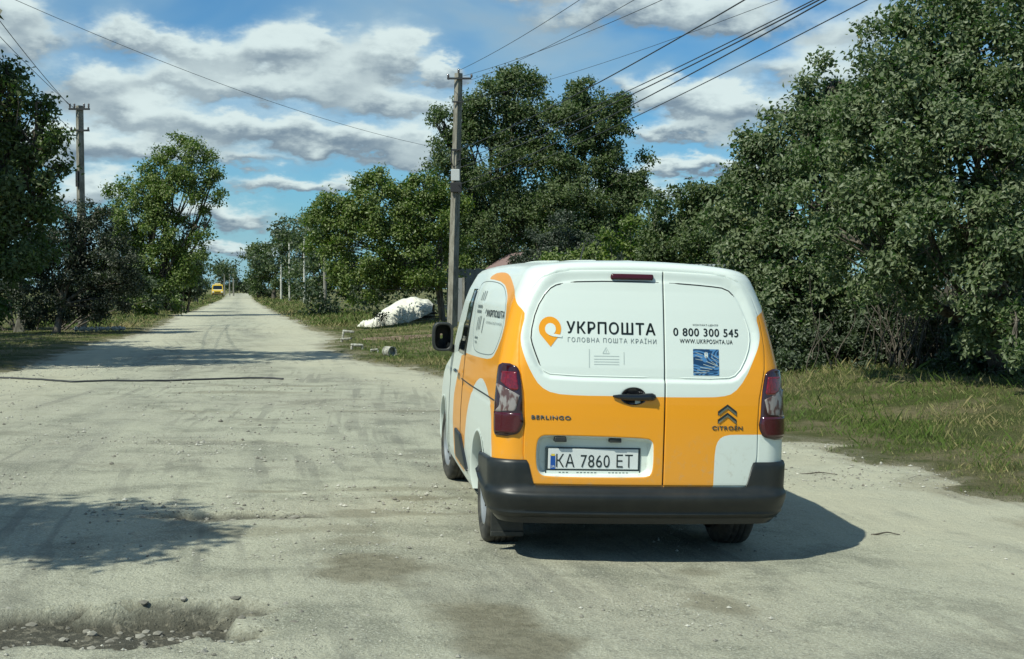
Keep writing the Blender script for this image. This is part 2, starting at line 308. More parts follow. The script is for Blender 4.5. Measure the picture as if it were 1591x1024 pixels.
def road_build(n,b):
    v=n.co('Object'); vr=n.co('Object',(1,1,1),math.atan2(RD[0],RD[1])) 
    def dot(vec):
        q=n.n('ShaderNodeVectorMath',operation='DOT_PRODUCT'); n.put(q.inputs[0],v); q.inputs[1].default_value=vec; return q.outputs['Value']
    lat=dot((RD[1],-RD[0],0)); alo=dot((RD[0],RD[1],0)); lat2=n.m('ADD',lat,n.m('MULTIPLY',n.m('SINE',n.m('MULTIPLY',alo,.16)),.7))
    cb=n.n('ShaderNodeCombineXYZ'); n.put(cb.inputs[0],lat2); n.put(cb.inputs[1],n.m('MULTIPLY',alo,.045)); st=cb.outputs[0]
    rut=n.noise(st,5.5,3,.5,.2); rm=n.m('MULTIPLY',n.ss(.53,.60,rut),n.ss(.40,.58,n.noise(v,.35,4,.6)))
    g1=n.noise(v,.22,5,.6); g2=n.noise(v,1.6,6,.65,.3); g3=n.noise(v,14,5,.7); g4=n.noise(v,70,4,.75); tr=n.noise(st,1.5,5,.6,.5)
    c=n.mix(n.ss(.36,.66,g1),(.415,.412,.312),(.350,.338,.262))
    c=n.mix(n.ss(.44,.68,g2),c,(.225,.226,.172)); 
    c=n.mix(n.ss(.50,.66,tr,0,.42),c,(.215,.212,.180)); c=n.mix(n.ss(.50,.30,tr,0,.42),c,(.440,.432,.335))
    c=n.mix(n.ss(.54,.70,g3,0,.50),c,(.165,.160,.125)); c=n.mix(n.ss(.50,.64,g4,0,.60),c,(.58,.58,.47)); c=n.mix(n.ss(.45,.33,g4,0,.55),c,(.13,.128,.10))
    vo=n.vor(v,46); pe=n.ss(.36,.18,vo.outputs[0]); pat=n.ss(.50,.64,n.noise(v,.9,5,.65))
    sp=n.n('ShaderNodeSeparateColor'); n.put(sp.inputs[0],vo.outputs[1]); big=n.ss(.35,.75,sp.outputs[1])
    sc=n.mix(n.ss(.25,.75,sp.outputs[0]),(.13,.13,.11),(.66,.66,.57)); pf=n.m('MULTIPLY',n.m('MULTIPLY',n.m('MULTIPLY',pe,n.m('ADD',n.m('MULTIPLY',pat,.8),.2)),big),.85)
    c=n.mix(pf,c,sc)
    vo2=n.vor(v,9,rnd=1); dk=n.m('MULTIPLY',n.ss(.10,.05,vo2.outputs[0]),n.ss(.54,.62,n.noise(v,5,2))); c=n.mix(n.m('MULTIPLY',dk,.8),c,(.07,.068,.055))
    c=n.mix(n.m('MULTIPLY',rm,.44),c,(.17,.168,.140)); pb=n.ss(.55,.66,n.noise(v,.55,6,.68,.4)); c=n.mix(n.m('MULTIPLY',pb,.48),c,(.20,.190,.145))
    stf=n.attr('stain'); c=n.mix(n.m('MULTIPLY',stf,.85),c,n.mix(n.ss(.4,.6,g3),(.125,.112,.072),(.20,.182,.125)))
    pt=n.attr('pit'); c=n.mix(n.m('MULTIPLY',pt,.92),c,n.mix(n.ss(.50,.66,n.noise(v,18,5,.7)),(.050,.047,.036),(.19,.172,.13)))
    oe=n.attr('outer'); c=n.mix(n.m('MULTIPLY',n.m('MULTIPLY',n.ss(-2.6,-1.2,oe),n.ss(-.1,-.5,oe)),n.ss(.35,.6,g2,.25,.75)),c,(.50,.48,.36)); c=n.mix(n.ss(-.5,.1,oe,0,.55),c,(.30,.26,.175))
    n.put(b.inputs['Base Color'],c)
    h=n.m('ADD',n.m('ADD',n.m('MULTIPLY',g3,.6),n.m('MULTIPLY',g4,.35)),n.m('ADD',n.m('MULTIPLY',pf,.35),n.m('MULTIPLY',g2,.8)))
    n.bump(h,1.0,.034,b)
mat('road_gravel',(.3,.3,.25),.93,spec=.25,build=road_build)
link('road',rd,'road_gravel',kind='structure')
def axis(lo,hi,fine0,fine1,step):
    a=[fine0]; s=step
    while a[0]>lo: s*=1.18; a.insert(0,a[0]-s)
    a+=list(np.arange(fine0+step,fine1,step)); s=step
    while a[-1]<hi: s*=1.12; a.append(a[-1]+s)
    return np.array(a)
gx=axis(-2500,2500,-26,22,.22); gy=axis(-120,3200,3,62,.22)
X,Y=np.meshgrid(gx,gy); E_=outside(X,Y); l_,a_=la(X,Y)
nearm=1-smooth(60,140,Y)
Z=gz(X,Y)+np.clip(E_*.30,-.30,.05)-.02+(fbm(X*.8,Y*.8,4)-.5)*.10*smooth(-.2,1.5,E_)*nearm+(fbm(X*4,Y*4,3)-.5)*.05*smooth(0,.8,E_)*nearm
Z=Z+.35*smooth(1.5,6,l_-eR(a_))*(1-smooth(60,90,Y))   # bank under the hedge
Z=np.where((E_<-1.2),Z-.25,Z)
gd=npmesh('ground',np.stack([X,Y,Z],-1).reshape(-1,3),gridF(len(gy),len(gx)),True,{'outer':(E_.ravel(),'POINT')})
def ground_build(n,b):
    v=n.co('Object'); a=n.noise(v,.55,5,.6); c2=n.noise(v,3.2,6,.7); c3=n.noise(v,24,5,.75)
    c=n.mix(n.ss(.42,.60,a),(.085,.105,.030),(.230,.200,.110)); c=n.mix(n.ss(.48,.66,c2,0,.75),c,(.070,.10,.022)); c=n.mix(n.ss(.55,.75,c3,0,.6),c,(.22,.19,.10)); c=n.mix(n.ss(.45,.28,c3,0,.6),c,(.03,.04,.012)); c4=n.noise(v,95,4,.8); c=n.mix(n.ss(.52,.70,c4,0,.7),c,(.26,.23,.13)); c=n.mix(n.ss(.46,.30,c4,0,.7),c,(.025,.035,.012))
    oe=n.attr('outer'); e=n.m('ADD',oe,n.m('MULTIPLY',n.m('SUBTRACT',c2,.5),.9)); c=n.mix(n.ss(.50,.0,e,0,.85),c,n.mix(n.ss(.42,.58,c4),(.21,.185,.120),(.42,.39,.28)))
    n.put(b.inputs['Base Color'],c); n.bump(n.m('ADD',n.m('ADD',c3,n.m('MULTIPLY',c4,.5)),n.m('MULTIPLY',c2,1.5)),1,.06,b)
mat('grass_earth',(.1,.12,.04),.95,spec=.15,build=ground_build)
link('ground',gd,'grass_earth',kind='structure')
def gh(x,y):  # height of the grassy ground
    x=np.asarray(x,float); y=np.asarray(y,float); e=outside(x,y); l,a=la(x,y); nm=1-smooth(60,140,y)
    return gz(x,y)+np.clip(e*.30,-.30,.05)-.02+(fbm(x*.8,y*.8,4)-.5)*.10*smooth(-.2,1.5,e)*nm+.35*smooth(1.5,6,l-eR(a))*(1-smooth(60,90,y))
# loose stones on the road
_g=(1+5**.5)/2; ICO=np.array([(-1,_g,0),(1,_g,0),(-1,-_g,0),(1,-_g,0),(0,-1,_g),(0,1,_g),(0,-1,-_g),(0,1,-_g),(_g,0,-1),(_g,0,1),(-_g,0,-1),(-_g,0,1)])/1.9
ICF=np.array([(0,11,5),(0,5,1),(0,1,7),(0,7,10),(0,10,11),(1,5,9),(5,11,4),(11,10,2),(10,7,6),(7,1,8),(3,9,4),(3,4,2),(3,2,6),(3,6,8),(3,8,9),(4,9,5),(2,4,11),(6,2,10),(8,6,7),(9,8,1)])
rs=np.random.RandomState(11)
def stones(n,alo0,alo1,smin,smax,clump=.5,lat=None):
    V=[];F=[];k=0; base=np.array([(1,0,0),(-1,0,0),(0,1,0),(0,-1,0),(0,0,1),(0,0,-1)],float); bf=np.array([(0,2,4),(2,1,4),(1,3,4),(3,0,4),(2,0,5),(1,2,5),(3,1,5),(0,3,5)])
    a=alo0+(alo1-alo0)*rs.rand(n*4)**1.3; l=rs.uniform(-6,7,n*4) if lat is None else rs.uniform(*lat,n*4); x,y=xy(l,a)
    w=fbm(x*.9+3,y*.9,4,.6); ok=(w>clump)&(outside(x,y)<.1); x=x[ok][:n]; y=y[ok][:n]; m=len(x)
    h,_=road_h(x,y); z=gz(x,y)+h+.006; s=smin+(smax-smin)*rs.rand(m)**4
    P=base[None]*(s[:,None,None]*rs.uniform(.5,1.2,(m,6,1)))*np.array([1,1,.65]); th=rs.rand(m)*6.3; c,s_=np.cos(th)[:,None],np.sin(th)[:,None]
    P=np.stack([P[...,0]*c-P[...,1]*s_,P[...,0]*s_+P[...,1]*c,P[...,2]],-1)+np.stack([x,y,z+s*.25],-1)[:,None]
    return P.reshape(-1,3),(bf[None]+6*np.arange(m)[:,None,None]).reshape(-1,3),np.repeat(rs.rand(m),8)
mat('stone',(.3,.29,.24),.9,spec=.2,build=lambda n,b:n.put(b.inputs['Base Color'],n.mix(n.attr('tone'),(.16,.15,.125),(.50,.485,.42))))
v1,f1,t1=stones(9000,3.8,14,.004,.016,.50); v2,f2,t2=stones(5000,9,28,.008,.026,.48); v3,f3,t3=stones(90,4,16,.012,.035,.42)
g=npmesh('gravel',np.concatenate([v1,v2,v3]),np.concatenate([f1,f2+len(v1),f3+len(v1)+len(v2)]),False,{'tone':(np.concatenate([t1,t2,t3*.25]),'FACE')})
link('gravel',g,'stone',kind='stuff')
# stones broken loose in the potholes
V=[];F=[];T=[];n0=0
for (u,v,rl,ra,dp,sh),cnt in zip(PITS,(190,60,120,60,40)):
    P=gxy(u,v); l0,a0=la(P[0],P[1])
    l=l0+rs.normal(0,rl*.55,cnt); a=a0+rs.normal(0,ra*.5,cnt); x,y=xy(l,a); h,_=road_h(x,y)
    s=.006+.026*rs.rand(cnt)**3; Q=ICO[None]*(s[:,None,None]*rs.uniform(.65,1.15,(cnt,12,1)))*rs.uniform(.7,1.3,(cnt,1,3))*np.array([1,1,.6])+np.stack([x,y,gz(x,y)+h+s*.2],-1)[:,None]
    V.append(Q.reshape(-1,3)); F.append((ICF[None]+12*np.arange(cnt)[:,None,None]).reshape(-1,3)+n0); n0+=12*cnt; T.append(np.repeat(rs.rand(cnt)**1.6*.42,20))
link('rubble',npmesh('rubble',np.concatenate(V),np.concatenate(F),False,{'tone':(np.concatenate(T),'FACE')}),'stone',kind='stuff')
# grass
def blades(n,a0,a1,side,w0,hmin,hmax,wid,seed,emin=.05,thr=.0):
    r=np.random.RandomState(seed); a=a0+(a1-a0)*r.rand(n*2)**1.2
    off=r.rand(n*2)**1.3*w0; l=(eR(a)+off-.5) if side>0 else (eL(a)-off+.5); x,y=xy(l,a); e=outside(x,y); d=fbm(x*1.3+31,y*1.3,4,.6)
    ok=(e>emin)&(r.rand(n*2)<smooth(.30,.52,d)*(.25+.75*smooth(0,.9,e))+thr+.16*smooth(.1,.8,e)); x=x[ok][:n];y=y[ok][:n];d=d[ok][:n]; e=e[ok][:n]; m=len(x); z=gh(x,y)-.02
    h=(hmin+(hmax-hmin)*r.rand(m)**2)*(.35+.65*smooth(0,1.4,e))*(.5+1.0*d); th=r.rand(m)*6.3; lean=r.normal(0,.45,(m,2))*h[:,None]; w=wid*(.6+.8*r.rand(m))
    c,s=np.cos(th)*w,np.sin(th)*w
    P=np.stack([np.stack([x-c,y-s,z],-1),np.stack([x+c,y+s,z],-1),np.stack([x+c*.5+lean[:,0]*.45,y+s*.5+lean[:,1]*.45,z+h*.6],-1),np.stack([x+lean[:,0],y+lean[:,1],z+h],-1)],1)
    tone=np.clip(fbm(x*.5,y*.5+5,3)*1.2-.1+r.normal(0,.22,m),0,1)
    return P.reshape(-1,3),np.arange(m*4).reshape(-1,4),tone
mat('grass_blade',(.1,.14,.03),.6,spec=.2,build=lambda n,b:(n.put(b.inputs['Base Color'],n.mix(n.ss(.35,.95,n.attr('tone')),(.075,.120,.022),(.27,.23,.11))),n.put(b.inputs['Subsurface Weight'],0.0)))
gp=[];n0=0;tt=[]
for args in ((120000,8,30,1,7,.018,.105,.0046,1),(3500,12,28,1,7,.06,.24,.0035,9),(30000,20,60,1,9,.03,.15,.010,2),(42000,18,60,-1,12,.02,.10,.008,3),(16000,55,130,1,6,.08,.28,.022,4),(16000,55,130,-1,6,.06,.25,.022,5),(5000,120,260,1,5,.15,.4,.06,6),(5000,120,260,-1,5,.15,.4,.06,7)):
    v,f,t_=blades(*args); gp.append((v,f)); tt.append(t_)
v,f=merge(gp); link('grass',npmesh('grass',v,f,False,{'tone':(np.concatenate(tt),'FACE')}),'grass_blade',kind='stuff')
# ---------------------------------------------------------------- the post van
def chaikin(P,n=2):
    P=np.asarray(P,float)
    for _ in range(n):
        Q=np.roll(P,-1,0); P=np.stack([.75*P+.25*Q,.25*P+.75*Q],1).reshape(-1,2)
    return P
WIN=chaikin([(-.60,1.615),(-.53,1.65),(-.38,1.662),(.11,1.664),(.392,1.656),(.515,1.648),(.575,1.60),(.64,1.456),(.665,1.37),(.644,1.264),(.575,1.145),(.50,1.118),(.1,1.118),(-.566,1.12),(-.638,1.148),(-.692,1.276),(-.715,1.35),(-.68,1.5)],1)
PREC=chaikin([(-.662,.60),(-.662,.72),(-.64,.765),(-.58,.772),(.0,.764),(.045,.745),(.05,.70),(.05,.58),(.03,.54),(-.03,.532),(-.59,.53),(-.64,.545)],2)
UP=chaikin([(-.194,1.006),(-.404,1.004),(-.566,1.012),(-.650,1.052),(-.704,1.128),(-.752,1.224),(-.785,1.30),(-.79,1.36),(-.758,1.464),(-.80,1.495),(-.866,1.524),(-.95,1.588),(-1.136,1.644),(-1.358,1.70),(-1.592,1.712),(-1.868,1.70),(-2.108,1.648),(-2.3,1.60),(-6,1.6),(-6,2),(6,2),(6,1.6),(2.3,1.6),(2.1,1.648),(1.87,1.70),(1.59,1.712),(1.36,1.70),(1.136,1.644),(.95,1.588),(.866,1.524),(.77,1.50),(.718,1.482),(.742,1.40),(.732,1.344),(.688,1.248),(.62,1.116),(.544,1.032),(.46,1.010),(.296,1.006),(.1,1.004)],1)
SWIN=chaikin([(-2.35,1.66),(-1.91,1.665),(-1.454,1.648),(-1.232,1.590),(-1.124,1.508),(-1.04,1.356),(-1.24,1.212),(-1.43,1.172),(-1.9,1.160),(-2.62,1.150),(-2.9,1.15),(-2.9,1.66)],1)
FRONT=[(-2.5,1.75),(-2.45,1.17),(-2.9,1.13),(-3.086,1.112),(-3.248,.968),(-3.44,.804),(-3.47,.604),(-3.36,.416),(-3.2,.1),(-7,.1),(-7,1.75)]
ARCHW=chaikin([(-2.58,.1),(-2.54,.35),(-2.426,.668),(-2.27,.86),(-2.03,.984),(-1.742,1.048),(-1.454,1.008),(-1.25,.94),(-1.09,.82),(-1.03,.62),(-1.0,.1)],1)
CORN=chaikin([(.424,.3),(.427,.55),(.430,.70),(.450,.76),(.50,.787),(.60,.790),(1.1,.79),(1.1,.3)],1)
def mir(P): P=np.array(P,float); P[:,0]*=-1; return P[::-1]
def livery(s,z):
    P=np.stack([s,z],-1); d=np.full(len(P),9.)
    for q in (UP,SWIN,FRONT,ARCHW,CORN,PREC,mir(SWIN),mir(FRONT),mir(ARCHW)): d=np.minimum(d,poly_sdf(P,q))
    return np.minimum(d,z-.315)
def emboss(s,z,doors=True):
    P=np.stack([s,z],-1); d=poly_sdf(P,WIN); wid=.035+.04*np.clip((z-1.15)/.2,0,1)
    h=.017*(1-smooth(0,1,np.clip(d/wid,0,1)))*(np.abs(s)<1.0)
    h=h-.004*(1-smooth(.0,.008,d))*(np.abs(s)<1.0)
    dp=poly_sdf(P,PREC); h=h+.058*(1-smooth(-.022,.002,dp))
    h=h+.006*np.exp(-((z-.93)/.012)**2)*(np.abs(s)>1.0)*(np.abs(s)<3.2)   # waist crease along the flank
    hx=np.hypot((s+.078)/.085,(z-1.004)/.055); h=h+.016*(1-smooth(.55,1.0,hx))  # scoop behind the handle
    return h
DL_Z=[.482,.56,.62,.66,.76,.85,1.0,1.17,1.3,1.46,1.6,1.67,1.70,1.716]; DL_S=[.722,.728,.738,.745,.745,.742,.75,.785,.80,.79,.74,.66,.56,.43]
DTOP=1.716; DBOT=.482
def door_zone(s,z):
    lim=np.where(s<0,np.interp(z,DL_Z,DL_S),np.interp(z,DL_Z,DL_S)-.03)
    return np.minimum(np.minimum(lim-np.abs(s),z-DBOT),DTOP-z)
def SZ(s,z,off=0,emb=True):
    s=np.asarray(s,float); z=np.broadcast_to(np.asarray(z,float),s.shape); sh=s.shape; s=s.ravel(); z=z.ravel()
    e=.004
    zq=np.round(z,4)
    if len(np.unique(zq))>400: zq=np.round(z/.0025)*.0025
    def bp(s_,z_):
        out=np.empty((len(s_),3))
        for k in np.unique(z_):
            m=z_==k; out[m]=base_pt(s_[m],k)
        return out
    p=bp(s,zq)
    if len(np.unique(zq))<=400 or True:
        p2=bp(s,np.round(zq+.005,4)); p=p+(p2-p)*((z-zq)/.005)[:,None]
        ds=bp(s+e,zq)-bp(s-e,zq); dz=p2-bp(s,np.round(zq-.005,4))
    n=np.cross(ds,dz); n/=np.linalg.norm(n,axis=1)[:,None]+1e-12
    o=off-(emboss(s,z) if emb else 0)
    return (p+n*np.asarray(o).reshape(-1,1) if np.ndim(o) else p+n*o).reshape(sh+(3,))
def islands(me):
    n=len(me.vertices); par=list(range(n))
    def fnd(i):
        while par[i]!=i: par[i]=par[par[i]]; i=par[i]
        return i
    for e in me.edges: par[fnd(e.vertices[0])]=fnd(e.vertices[1])
    return np.array([fnd(i) for i in range(n)])
van=thing('delivery_van','white and orange postal delivery van seen from behind, standing on the gravel road','van',(VAN[0],VAN[1],float(gz(*VAN))))
van.rotation_mode='XYZ'
van.rotation_euler=(Matrix.Rotation(VYAW,3,'Z')@Matrix.Rotation(VROLL,3,'Y')).to_euler('XYZ')
def paint_build(n,b):
    d=n.attr('livery'); f=n.ss(-.0012,.0012,d)
    v=n.co('Object'); g=n.noise(v,3.5,5,.6); dirt=n.ss(.5,.85,g)
    low=n.ss(.75,.25,n.m('ADD',n.n('ShaderNodeSeparateXYZ').outputs[2],0)) if False else None
    sx_=n.n('ShaderNodeSeparateXYZ'); n.put(sx_.inputs[0],v); lw=n.ss(.95,.30,sx_.outputs[2])
    spl=n.ss(.52,.72,n.noise(v,22,5,.7)); dd=n.m('MULTIPLY',lw,n.m('ADD',n.m('MULTIPLY',spl,.45),.14))
    c=n.mix(f,(.655,.715,.665),(.80,.315,.004)); c=n.mix(n.m('ADD',dd,n.m('MULTIPLY',dirt,.04)),c,(.36,.33,.24))
    k=n.attr('zone'); c=n.mix(n.ss(.003,.006,k),c,(.01,.011,.011))
    n.put(b.inputs['Base Color'],c); n.put(b.inputs['Roughness'],n.m('ADD',n.m('MULTIPLY',g,.15),.30))
mat('van_paint',(.8,.8,.8),.35,coat=.35,build=paint_build)
mat('black_plastic',(.022,.026,.026),.5,build=lambda n,b:(n.put(b.inputs['Base Color'],n.mix(n.m('MULTIPLY',n.ss(.40,.75,n.noise(n.co('Object'),9,6,.65)),.32),(.012,.015,.015),(.09,.085,.07))),n.bump(n.noise(n.co('Object'),900,2),.12,.001,b)))
mat('bumper_plastic',(.032,.04,.042),.42,build=lambda n,b:(n.put(b.inputs['Base Color'],n.mix(n.m('MULTIPLY',n.ss(.35,.75,n.noise(n.co('Object'),6,6,.65)),.30),(.009,.012,.013),(.05,.048,.040))),n.bump(n.noise(n.co('Object'),700,2),.15,.001,b)))
mat('gloss_black',(.008,.009,.010),.12,coat=.6)
mat('dark_glass',(.010,.014,.014),.06,spec=.8,coat=.3)
mat('print_black',(.014,.022,.022),.45); mat('print_grey',(.16,.19,.19),.5); mat('print_pale',(.42,.48,.46),.5)
mat('print_orange',(.80,.315,.004),.4); mat('print_white',(.67,.73,.68),.4)
mat('seal',(.02,.024,.024),.6); mat('chrome',(.55,.57,.58),.12,metal=1); mat('dark_chrome',(.06,.06,.065),.18,metal=.7)
mat('under',(.012,.012,.012),.8)
mat('rubber',(.020,.020,.020),.75,build=lambda n,b:(n.put(b.inputs['Base Color'],n.mix(n.ss(.35,.75,n.noise(n.co('Object'),12,6,.6)),(.018,.018,.017),(.085,.078,.062))),n.bump(n.noise(n.co('Object'),180,3),.3,.002,b)))
mat('wheel_steel',(.33,.34,.34),.4,metal=.6)
# body shell -----------------------------------------------------------------
def build_body():
    zs=np.concatenate([np.arange(.255,1.70,.0145),[1.70,1.71,1.72,1.73,1.738,1.744,1.748,1.752,1.756,1.759,1.762,1.764,1.766,1.768,1.7695,1.771,1.772]])
    rows=[];SA=[];ZA=[]
    for z in zs:
        x,y,zz=vslice(z,(64,22,170,16,24)); s=x+y-y[0]
        X=np.concatenate([-x[::-1][:-1],x]); Y=np.concatenate([y[::-1][:-1],y]); Z=np.concatenate([zz[::-1][:-1],zz]); s_=np.concatenate([-s[::-1][:-1],s])
        rows.append(np.stack([X,Y,Z],-1)); SA.append(s_); ZA.append(np.full(len(s_),z))
    V=np.array(rows); r,c,_=V.shape; SA=np.array(SA); ZA=np.array(ZA)
    ds=np.gradient(V,axis=1); dz=np.gradient(V,axis=0); N=np.cross(ds,dz); N/=np.linalg.norm(N,axis=2)[...,None]+1e-9
    h=emboss(SA.ravel(),ZA.ravel()).reshape(r,c)
    dzn=door_zone(SA,ZA); h=np.where(dzn>0,np.maximum(h,0)+np.clip(dzn,0,.02),h)
    h=np.where((dzn>.02)&(h>.03),h+.02,h)
    dzn=np.where((np.abs(SA)<1.3)&(ZA<.345),.05,dzn)
    h=np.where(np.abs(SA)>4.6,0,h)
    V=V-N*h[...,None]
    P=V.reshape(-1,3).copy()
    for cy in (WR,WF):
        dy=P[:,1]-cy; dz_=P[:,2]-WZ; q=np.hypot(dy,dz_); m=(np.abs(P[:,0])>.7)&(np.abs(q-AR)<.0135)
        k=AR/q[m]; P[m,1]=cy+dy[m]*k; P[m,2]=WZ+dz_[m]*k
    F=gridF(r,c); cen=P[F].mean(1); kill=np.zeros(len(F),bool)
    for cy in (WR,WF): kill|=(np.abs(cen[:,0])>.6)&(np.hypot(cen[:,1]-cy,cen[:,2]-WZ)<AR-.001)
    F=F[~kill]
    me=npmesh('body',P,F,True,{'livery':(livery(SA.ravel(),ZA.ravel()),'POINT'),'zone':(dzn.ravel(),'POINT')})
    return link('body',me,'van_paint',van)
WR,WF,WZ,AR=.86,3.60,.335,.372; WRAD=.318
build_body()
def build_door(sgn):
    nz=190; zs=np.linspace(DBOT+.004,DTOP-.003,nz)
    ns=150 if sgn<0 else 112
    if sgn<0: s0=-(np.interp(zs,DL_Z,DL_S)-.004); s1=np.full(nz,.1075)
    else: s0=np.full(nz,.1165); s1=np.interp(zs,DL_Z,DL_S)-.034
    t=np.linspace(0,1,ns); Sg=s0[:,None]*(1-t)+s1[:,None]*t; Zg=np.repeat(zs[:,None],ns,1)
    P=SZ(Sg,Zg,.003)
    # rims folded in
    S2=np.pad(Sg,1,'edge'); Z2=np.pad(Zg,1,'edge'); P2=np.pad(P,((1,1),(1,1),(0,0)),'edge')
    rim=np.zeros(S2.shape,bool); rim[0]=rim[-1]=True; rim[:,0]=rim[:,-1]=True
    P2[rim]+=np.array([0,.022,0])
    li=livery(S2.ravel(),Z2.ravel())
    me=npmesh('rear_door',P2.reshape(-1,3),gridF(*S2.shape),True,{'livery':(li,'POINT')})
    o=link('rear_door',me,'van_paint',van); return o
door_l=build_door(-1); door_r=build_door(1)
door_l['label']='wide left rear door with number plate recess'; door_r['label']='narrow right rear door with phone number'
# text -------------------------------------------------------------------------
def text_mesh(txt,weight=0,spacing=1.0):
    smear=weight; weight=0
    cu=bpy.data.curves.new('t','FONT'); cu.body=txt; cu.resolution_u=4; cu.offset=weight; cu.space_character=spacing
    o=bpy.data.objects.new('t',cu); COL.objects.link(o); dg=bpy.context.evaluated_depsgraph_get(); me=bpy.data.meshes.new_from_object(o.evaluated_get(dg))
    bpy.data.objects.remove(o); bpy.data.curves.remove(cu)
    bm=bmesh.new(); bm.from_mesh(me); bmesh.ops.triangulate(bm,faces=bm.faces); bmesh.ops.subdivide_edges(bm,edges=[e for e in bm.edges if e.calc_length()>.35],cuts=2); bmesh.ops.triangulate(bm,faces=bm.faces)
    if smear>0:
        base=[v for v in bm.verts]; g=bm.verts[:]+bm.edges[:]+bm.faces[:]
        for dx,dy in ((-1,0),(1,0),(0,.8),(0,-.8)):
            r=bmesh.ops.duplicate(bm,geom=g); 
            for v in r['geom']:
                if isinstance(v,bmesh.types.BMVert): v.co.x+=dx*smear; v.co.y+=dy*smear
    bm.to_mesh(me); bm.free(); return me
def lettering(name,txt,s0,z0,s1,z1,m,parent,off=.005,weight=0,spacing=1.,fn=None,tilt=0,split=True):
    me=text_mesh(txt,weight,spacing); n=len(me.vertices); co=np.empty(n*3); me.vertices.foreach_get('co',co); co=co.reshape(-1,3)
    lo=co.min(0); hi=co.max(0); a=(co[:,0]-lo[0])/(hi[0]-lo[0]); b=(co[:,1]-lo[1])/(hi[1]-lo[1])
    s=s0+(s1-s0)*a; z=z0+(z1-z0)*b+tilt*a
    P=(fn or (lambda s_,z_:SZ(s_,z_,off)))(s,z)
    if not split:
        me.vertices.foreach_set('co',P.astype(np.float32).ravel()); me.update(); return link(name,me,m,parent,kind='stuff')
    isl=islands(me); F=np.array([tuple(p.vertices) for p in me.polygons]); rng=[(co[isl==k,0].min(),co[isl==k,0].max(),k) for k in np.unique(isl)]; rng.sort(); grp=[]
    for a0,a1,k in rng:
        if grp and a0<grp[-1][1]-.003: grp[-1][1]=max(grp[-1][1],a1); grp[-1][2].append(k)
        else: grp.append([a0,a1,[k]])
    for g in grp:
        vm=np.isin(isl,g[2]); ix=np.cumsum(vm)-1; ff=ix[F[vm[F[:,0]]]]; o=link(name,npmesh(name,P[vm],ff,False),m,parent)
    return o
def sheet(name,poly,m,parent,off=.004,fn=None,n=None):   # thin film cut to a polygon, laid on the surface
    bm=bmesh.new(); vs=[bm.verts.new((p[0],p[1],0)) for p in poly]; bm.faces.new(vs); bmesh.ops.triangulate(bm,faces=bm.faces)
    L=.06
    for _ in range(3):
        e=[x for x in bm.edges if x.calc_length()>L]
        if not e: break
        bmesh.ops.subdivide_edges(bm,edges=e,cuts=1); bmesh.ops.triangulate(bm,faces=bm.faces)
    me=bpy.data.meshes.new(name); bm.to_mesh(me); bm.free(); k=len(me.vertices); co=np.empty(k*3); me.vertices.foreach_get('co',co); co=co.reshape(-1,3)
    P=(fn or (lambda s_,z_:SZ(s_,z_,off)))(co[:,0],co[:,1]); me.vertices.foreach_set('co',P.astype(np.float32).ravel()); me.update(); return link(name,me,m,parent)
def rect(s0,z0,s1,z1): return [(s0,z0),(s1,z0),(s1,z1),(s0,z1)]
def sheets(name,polys,m,parent,off=.004,fn=None):
    V=[];F=[];n=0
    for p in polys:
        p=np.array(p); q=(fn or (lambda a,b:SZ(a,b,off)))(p[:,0],p[:,1]); V.append(q); F.append(np.arange(4)+n); n+=4
    return link(name,npmesh(name,np.concatenate(V),np.array(F),False),m,parent,kind='stuff')
lettering('letter','УКРПОШТА',-.484,1.363,.058,1.436,'print_black',door_l,weight=.022,spacing=1.12)
lettering('slogan','ГОЛОВНА ПОШТА КРАЇНИ',-.476,1.314,.062,1.349,'print_grey',door_l,spacing=1.25,split=False)
lettering('digit','0 800 300 545',.166,1.364,.585,1.412,'print_black',door_r,weight=.02,spacing=1.1)
lettering('small_caption','КОНТАКТ-ЦЕНТР',.29,1.424,.452,1.437,'print_grey',door_r,weight=.01,split=False)
lettering('web_address','WWW.UKRPOSHTA.UA',.205,1.322,.545,1.348,'print_black',door_r,spacing=1.15,weight=.012,split=False)
# pin logo
cx,cz,r0=-.587,1.388,.070
pin=[(cx+r0*math.cos(a),cz+r0*math.sin(a)) for a in np.linspace(math.radians(-28),math.radians(208),34)]+[(-.583,1.283)]
lg=sheet('pin_emblem',pin,'print_orange',door_l,.005)
hole=[(cx+.003+.034*math.cos(a),cz-.002+.034*math.sin(a)) for a in np.linspace(0,2*math.pi,28,endpoint=False)]
sheet('emblem_hole',hole,'print_white',door_l,.0065)
slit=[(cx-.01,cz-.036),(cx+.02,cz-.045),(cx+.075,cz-.050),(cx+.075,cz-.036),(cx+.055,cz-.034),(cx+.03,cz-.030),(cx+.0,cz-.026)]
sheet('emblem_slit',slit,'print_white',door_l,.0075)
# warning label
ln=lambda x0,z0,x1,z1,w=.004:[(x0,z0-w/2),(x1,z1-w/2),(x1,z1+w/2),(x0,z0+w/2)]
vl=lambda x,z0,z1,w=.004:[(x-w/2,z0),(x+w/2,z0),(x+w/2,z1),(x-w/2,z1)]
sheets('warning_label',[vl(-.344,1.168,1.276,.005),vl(-.134,1.19,1.262)]+[ln(-.315,z,-.163,z+.001,.0035) for z in (1.236,1.218,1.203,1.188)]+[ln(-.262,1.252,-.222,1.252),[(-.264,1.252),(-.260,1.252),(-.240,1.288),(-.243,1.288)],[(-.224,1.252),(-.220,1.252),(-.240,1.288),(-.243,1.288)],vl(-.242,1.259,1.274)],'print_pale',door_l,.0045)
